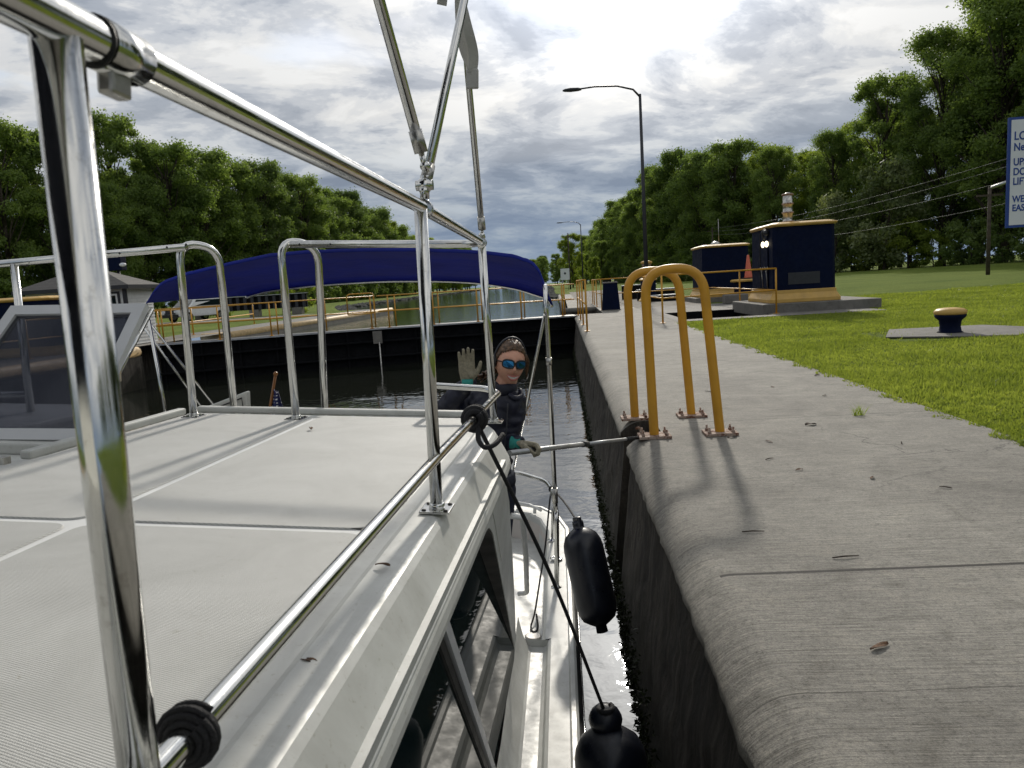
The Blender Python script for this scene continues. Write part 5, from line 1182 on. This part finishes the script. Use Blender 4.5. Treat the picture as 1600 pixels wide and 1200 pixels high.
# ------------------------------------------------------------------ the crew member
HC=V((-.289,3.90,.842)); fx=V((.9973,.0732,0)); fy=V((-.0732,.9973,0))
def Q(x,y,z): return HC+fx*(x+min(0,z+.15)*.10-.035*min(1,max(0,-z*6)))+fy*y+V((0,0,z))
def caps(mb,pts,rad,n=14):
    mb.tube([Q(*p) for p in pts],rad,n); 
    for p,r in zip(pts,rad): mb.sphere(Q(*p),r,n,8)
def remesh(mb,vox,it=3,fac=.5):
    me=bpy.data.meshes.new('tmp'); me.from_pydata([tuple(p) for p in mb.v],[],mb.f); o=bpy.data.objects.new('tmp',me); COL.objects.link(o)
    r=o.modifiers.new('r','REMESH'); r.mode='VOXEL'; r.voxel_size=vox; s=o.modifiers.new('s','SMOOTH'); s.iterations=it; s.factor=fac
    bpy.context.view_layer.update(); e=o.evaluated_get(bpy.context.evaluated_depsgraph_get()); m2=e.to_mesh()
    out=MB(); out.v=[tuple(v.co) for v in m2.vertices]; out.f=[tuple(p.vertices) for p in m2.polygons]; out.sm=[True]*len(out.f)
    e.to_mesh_clear(); bpy.data.objects.remove(o); return out
per=thing('person','person in navy jacket, mirrored sunglasses and headset, waving one glove and holding a boat hook','person',Q(-.07,0,-1.53))
hy,ht,hn=R(14),R(9),R(6)      # head turned to the right of the picture, tilted, nodding down
HR=Matrix.Rotation(ht,3,'Y')@Matrix.Rotation(hy,3,'Z')@Matrix.Rotation(hn,3,'X')
FR=Matrix((fx,fy,V((0,0,1)))).transposed()
def Hd(p): return HC+FR@(HR@V(p))
def gs(x,s): return math.exp(-(x/s)**2)
def headfn(d,p):
    x,y,z=p; 
    if z<0: k=(-z/.118); x*=1-.34*k**1.6; y=y*(1-.10*k) 
    if y<0: 
        y*= .93; y-=.006*gs(z-.035,.03)*gs(x,.06)
        y-=.023*gs(x,.012+.004*(z<-.02))*gs(z+.018,.019); y-=.012*gs(x,.009)*gs(z-.002,.02)
        for s in(-1,1): y+=.012*gs(x-s*.030,.015)*gs(z-.014,.013); y-=.009*gs(x-s*.040,.020)*gs(z+.030,.022)
        y-=.012*gs(x,.022)*gs(z+.098,.016); y-=.005*gs(x,.03)*gs(z+.062,.02)
        y+=.004*gs(x,.02)*gs(z+.080,.006)
    return V((x,y,z))
hm=MB(); hm.sphere((0,0,0),(.076,.096,.122),56,44,headfn); 
for s in(-1,1): hm.sphere((s*.076,.008,-.005),(.010,.020,.031),12,10)
hm.v=[tuple(Hd(p)) for p in hm.v]
body=MB(); body.v=list(hm.v); body.f=list(hm.f); body.sm=list(hm.sm)
SHR,ELR,WRR=(-.185,.085,-.215),(-.325,.03,-.235),(-.205,-.11,-.085)
SHL,ELL,WRL=(.045,-.02,-.225),(.012,-.01,-.455),(.075,-.13,-.405)
caps(body,[(0,.015,-.08),(-.03,.03,-.20)],[.054,.060]); caps(body,[(-.07,.03,-.26),(-.07,.04,-.42),(-.065,.05,-.62)],[.08,.08,.09])
caps(body,[SHR,ELR,WRR],[.032,.028,.022]); caps(body,[SHL,ELL,WRL],[.032,.028,.022])
for s,dx in((0,-.115),(1,-.005)):
    caps(body,[(dx-.01,.05,-.68),(dx-.01,.03,-1.08),(dx-.012,.06,-1.47)],[.080,.052,.036]); caps(body,[(dx-.012,.06,-1.49),(dx+.02,-.10,-1.50)],[.035,.028])
bm_=remesh(body,.0052,2,.4); bo=build('body',bm_,'skin',per)
# jacket
jk=MB(); caps(jk,[(-.055,.02,-.175),(-.07,.03,-.26),(-.075,.035,-.40),(-.07,.04,-.55)],[.085,.128,.122,.128]); caps(jk,[SHR,((SHR[0]+ELR[0])/2,.055,-.235),ELR],[.078,.066,.062]); caps(jk,[ELR,((ELR[0]+WRR[0])/2,-.04,-.155),WRR],[.062,.054,.042])
caps(jk,[SHL,(.035,-.01,-.34),ELL],[.076,.062,.056]); caps(jk,[ELL,WRL],[.056,.040]); caps(jk,[(-.135,.06,-.20),(.0,.0,-.195)],[.078,.074])
j2=remesh(jk,.011,3)
out=[]
for p in j2.v:
    p=V(p); n_=noise.fractal(V((p.x*9,p.y*9,p.z*16)),.8,2,3)*.013+.006*math.sin(p.z*70+4*noise.noise(p*9)); c=Q(-.07,.035,p.z-HC.z); dd=(p-c); dd.z=0
    out.append(tuple(p+(dd.normalized() if dd.length>1e-4 else V((0,0,0)))*n_))
j2.v=out; jo=build('jacket',j2,'jacket',per)
cl_=MB(); cl_.lathe([(.070,-.035),(.074,0),(.079,.03),(.070,.032),(.064,.0),(.062,-.03)],Q(-.012,.012,-.148),24,Matrix.Rotation(R(-10),3,'X')); build('collar',cl_,'jacket',jo)
mb=MB(); mb.tube(spline([Q(.02,-.075,-.16),Q(.055,-.10,-.175),Q(.085,-.075,-.17),Q(.075,-.03,-.145)],5),.013,10); build('hood_edge',mb,'jacket',jo)
mb=MB(); mb.tube(spline([Q(.015,-.105,-.20),Q(.012,-.118,-.35),Q(.0,-.105,-.54)],6),.004,6); build('zip',mb,'darkgrey',jo)
mb=MB(); mb.lathe([(.145,0),(.15,.02),(.148,.06),(.135,.07)],Q(-.07,.04,-.67),26); build('hem',mb,'jacket',jo)
mb=MB(); mb.box(Q(.075,-.055,-.40),(.006,.02,.03)); build('badge',mb,'red',jo)
tr_=MB(); caps(tr_,[(-.07,.05,-.62),(-.065,.05,-.70)],[.122,.118])
for dx in(-.115,-.005): caps(tr_,[(dx,.05,-.70),(dx-.005,.03,-1.08),(dx-.01,.055,-1.44)],[.088,.070,.058])
build('trousers',remesh(tr_,.012,3),'trousers',per)
for dx in(-.125,-.015): mb=MB(); caps(mb,[(dx,.07,-1.47),(dx+.015,-.02,-1.49),(dx+.03,-.11,-1.50)],[.045,.042,.034]); build('shoe',remesh(mb,.008,2),'rubber',per)
# hair, with parting and tied back
hr=MB(); hr.sphere((0,0,0),(.084,.104,.130),72,54,lambda d,p: headfn(d,p) if False else p)
keep=[]
def hz(p):
    x,y,z=p; hl=(.090-.030*(abs(x)/.07)**2) if y<-.045 else (.062-(y+.045)*1.7 if y<.02 else -.055-(y-.02)*.8); return z-hl
nv=[]
for v in hr.v:
    x,y,z=v; a=math.atan2(x,z+.02); w_=.0010*math.sin(a*64+y*40)+.003*noise.noise(V((x*60,y*25,z*60))); k=1+w_/.09; h=hz(v); k-= .055*max(0,1-max(h,0)/.02); nv.append((x*k,y*k,z*k))
f2_=[f for f in hr.f if all(hz(hr.v[i])>-.004 for i in f)]; hr.v=[tuple(Hd(p)) for p in nv]; hr.f=f2_; hr.sm=[True]*len(f2_)
ho=build('hair',hr,'hair',per); ho.modifiers.new('s','SOLIDIFY').thickness=.008
mb=MB()
for k in range(14):
    o_=V((random.uniform(-.014,.014),random.uniform(-.014,.014),random.uniform(-.01,.01))); mb.tube(spline([Hd(V((-.02,.10,-.01))+o_),Hd(V((-.05,.125,-.06))+o_*1.5),Hd(V((-.105,.08,-.10))+o_*2),Hd(V((-.135,.03,-.095))+o_*3)],5),[.007]*15+[.002],6)
build('ponytail',mb,'hair',per)
for k in range(5):
    mb=MB() if k==0 else mb; s=.066+.003*k; mb.tube(spline([Hd((s*.9,-.055,.06)),Hd((s*1.1,-.06,.02)),Hd((s*1.12,-.045,-.03-.01*k))],5),.0018,5)
build('loose_strands',mb,'hair',per)
# mouth, sunglasses, headset
mb=MB(); rings=[]
for i in range(13):
    f=i/12*2-1; x=f*.031; zc=-.060+.013*f*f; y=-.0955+.26*x*x/.027*.55; hgt=.0062*(1-f*f)**.6; rings.append([Hd((x,y-.001,zc+hgt)),Hd((x,y-.003,zc)),Hd((x,y-.001,zc-hgt))])
mb.loft(rings,False); build('teeth',mb,'teeth',per)
def lip(s,th):
    mb=MB(); P=[]
    for i in range(13):
        f=i/12*2-1; x=f*.034; P.append(Hd((x,-.0960+.26*x*x/.027*.55,-.060+.014*f*f+s*.0095*(1-f*f)**.6)))
    mb.tube(P,[.0012+th*(1-abs(i/6-1)**2) for i in range(13)],8); build('lip',mb,'lip',per)
lip(1,.0026); lip(-1,.0034)
sg=MB()
for s in(-1,1):
    rings=[]
    for (w,h,o_) in ((1,1,0),(1,1,-.003)):
        ring=[]
        for k in range(20):
            a=2*PI*k/20; cx_=s*.033+.0275*w*math.copysign(abs(math.cos(a))**.7,math.cos(a)); cz_=.014+.0205*h*math.copysign(abs(math.sin(a))**.75,math.sin(a)); ring.append(Hd((cx_,-.103+6.5*cx_*cx_+o_,cz_)))
        rings.append(ring)
    mb=MB(); mb.loft(rings); 
    if s==-1: gl=build('sunglasses',mb,'lens',per)
    else: build('lens',mb,'lens',gl)
mb=MB()
for s in(-1,1):
    P=[]
    for k in range(20): a=2*PI*k/20; cx_=s*.033+.0285*math.copysign(abs(math.cos(a))**.7,math.cos(a)); P.append(Hd((cx_,-.103+6.5*cx_*cx_,.014+.0215*math.copysign(abs(math.sin(a))**.75,math.sin(a)))))
    mb.tube(P,.0046,6,closed=True); mb.tube([Hd((s*.061,-.08,.020)),Hd((s*.079,-.02,.014)),Hd((s*.080,.03,.0))],.003,6)
mb.tube([Hd((-.006,-.103,.020)),Hd((.006,-.103,.020))],.003,6); build('frame',mb,'rubber',gl)
hs=MB(); P=[Hd((.088*math.sin(t),.01,.004+.132*math.cos(t))) for t in [R(-92+184*k/24) for k in range(25)]]; hs.tube(P,.006,8); hso=build('headset',hs,'darkgrey',per)
for s in(-1,1): mb=MB(); mb.lathe([(.024,-.012),(.032,-.010),(.034,.004),(.026,.014),(.01,.016)],Hd((s*.088,.010,.0)),20,FR@HR@Matrix.Rotation(R(90*s),3,'Y')); build('ear_cup',mb,'rubber',hso)
mb=MB(); mb.tube(spline([Hd((.09,0,-.02)),Hd((.092,-.05,-.05)),Hd((.070,-.10,-.066)),Hd((.050,-.118,-.066))],6),.003,6); build('boom',mb,'rubber',hso)
mb=MB(); mb.sphere(Hd((.048,-.120,-.066)),(.013,.010,.010),12,8); build('microphone',mb,'rubber',hso)
# gloves: palm, five fingers
def hand(wr,fd,pn,ts,name,curl,sc=1.0,spread=1):
    """wr wrist, fd finger direction, pn palm normal, ts thumb side"""
    fd=V(fd).normalized(); ts=V(ts); ts=(ts-fd*ts.dot(fd)).normalized(); pn_=fd.cross(ts); pn_=pn_ if pn_.dot(V(pn))>0 else -pn_
    W_=V(Q(*wr)); X=lambda a,b,c: W_+(FR@(fd*a+ts*b+pn_*c))*sc
    mb=MB()
    for t_ in(-.026,-.009,.009,.026): mb.tube([X(.0,t_*.7,0),X(.045,t_,0),X(.088,t_*1.12,0)],[.016*sc,.0165*sc,.0135*sc],10); mb.sphere(X(.088,t_*1.12,0),.0135*sc,10,7); mb.sphere(X(0,t_*.7,0),.016*sc,10,7)
    mb.sphere(X(.03,.022,.010),(.02*sc,.02*sc,.02*sc),10,8)
    for t_,L in ((.031,.070),(.0105,.080),(-.0105,.074),(-.031,.058)):
        sp_=t_*.22*spread; p=V((.088,t_,0)); ang=0; q=[p]; seg=(L*.42,L*.32,L*.26)
        for k,l in enumerate(seg):
            ang+=curl*(.7,1.0,.8)[k]; p=p+V((math.cos(ang)*l,sp_*l/L,math.sin(ang)*l)); q.append(p)
        mb.tube([X(*v) for v in q],[.0105*sc,.0098*sc,.0092*sc,.0080*sc],10)
        for v,r in zip(q,(.0108,.0100,.0094,.0080)): mb.sphere(X(*v),r*sc,10,7)
    tc=curl*.6; q=[V((.018,.030,.006)),V((.046,.055,.010+.012*tc)),V((.072,.068-.02*tc,.014+.03*tc)),V((.094,.076-.045*tc,.016+.05*tc))]
    mb.tube([X(*v) for v in q],[.0155*sc,.0130*sc,.0110*sc,.0088*sc],10)
    for v,r in zip(q,(.0155,.0130,.0110,.0088)): mb.sphere(X(*v),r*sc,10,7)
    gl_=build(name,remesh(mb,.0034*sc,1,.35),'glove',per)
    mb=MB(); mb.tube([X(-.045,0,0),X(-.01,0,0),X(.008,0,0)],[.033*sc,.031*sc,.032*sc],16); build('cuff',mb,'teal',gl_); return gl_
hand((-.212,-.125,-.062),(.02,-.10,1),(.10,-1,-.1),(1,0,.05),'glove',.12,1.0,.7)
hand((.082,-.135,-.408),(1,-.25,-.12),(0,.3,-1),(.1,-1,.25),'glove',1.05,1.0)
# boat hook held across to the wall
t=thing('boat_hook','long grey telescopic boat hook held out from the boat to the lock ladder','boat hook',Q(.1,-.12,-.43))
pa=Q(.155,-.150,-.447); pe=V((.60,5.93,-.03)); dq=(pe-pa); p0=pa-dq.normalized()*.30
mb=MB(); mb.tube([p0,pa+dq*.36],.0145,14); build('outer_tube',mb,'galv',t); mb=MB(); mb.tube([pa+dq*.36,pa+dq*.80],.0115,14); build('inner_tube',mb,'galv',t)
mb=MB(); mb.tube([pa+dq*.345,pa+dq*.385],.0185,14); build('lock_collar',mb,'rubber',t); mb=MB(); mb.tube([pa+dq*.78,pe],[.0150,.0135],12); build('hook_shank',mb,'rubber',t)
mb=MB(); mb.tube(fillet([pe,pe+V((.0,.04,.0)),pe+V((-.02,.045,.07)),pe+V((-.05,.0,.075))],.03),.011,8); mb.tube([pe,pe+dq.normalized()*.07],[.012,.005],8); build('hook_head',mb,'rust',t)

# unseen flybridge bimini over the helm, added to darken what the rails mirror
mb=MB(); rows=[]
for a in frange(-2.6,1.15,.4): rows.append([B(-3.0+2.75*i/12,a,1.42+.12*math.sin(PI*i/12)-.03*((a+.7)/1.9)**2) for i in range(13)])
mb.loft(rows,False); o=build('unseen_helm_canopy',mb,'trousers',boat); o.modifiers.new('s','SOLIDIFY').thickness=.004
mb=MB(); mb.b6(-2.95,-.35,-3.2,-1.1,-.52,.35,BT); build('unseen_helm_console',mb,'gel',boat,bevel=.03)  # unseen console behind the camera, added for the rails to mirror

mb=MB(); mb.b6(-2.9,-.45,-1.25,-1.2,-.5,1.35,BT); build('unseen_dark_panel',mb,'trousers',boat)  # unseen dark sheet behind the camera, added to darken the steel reflections
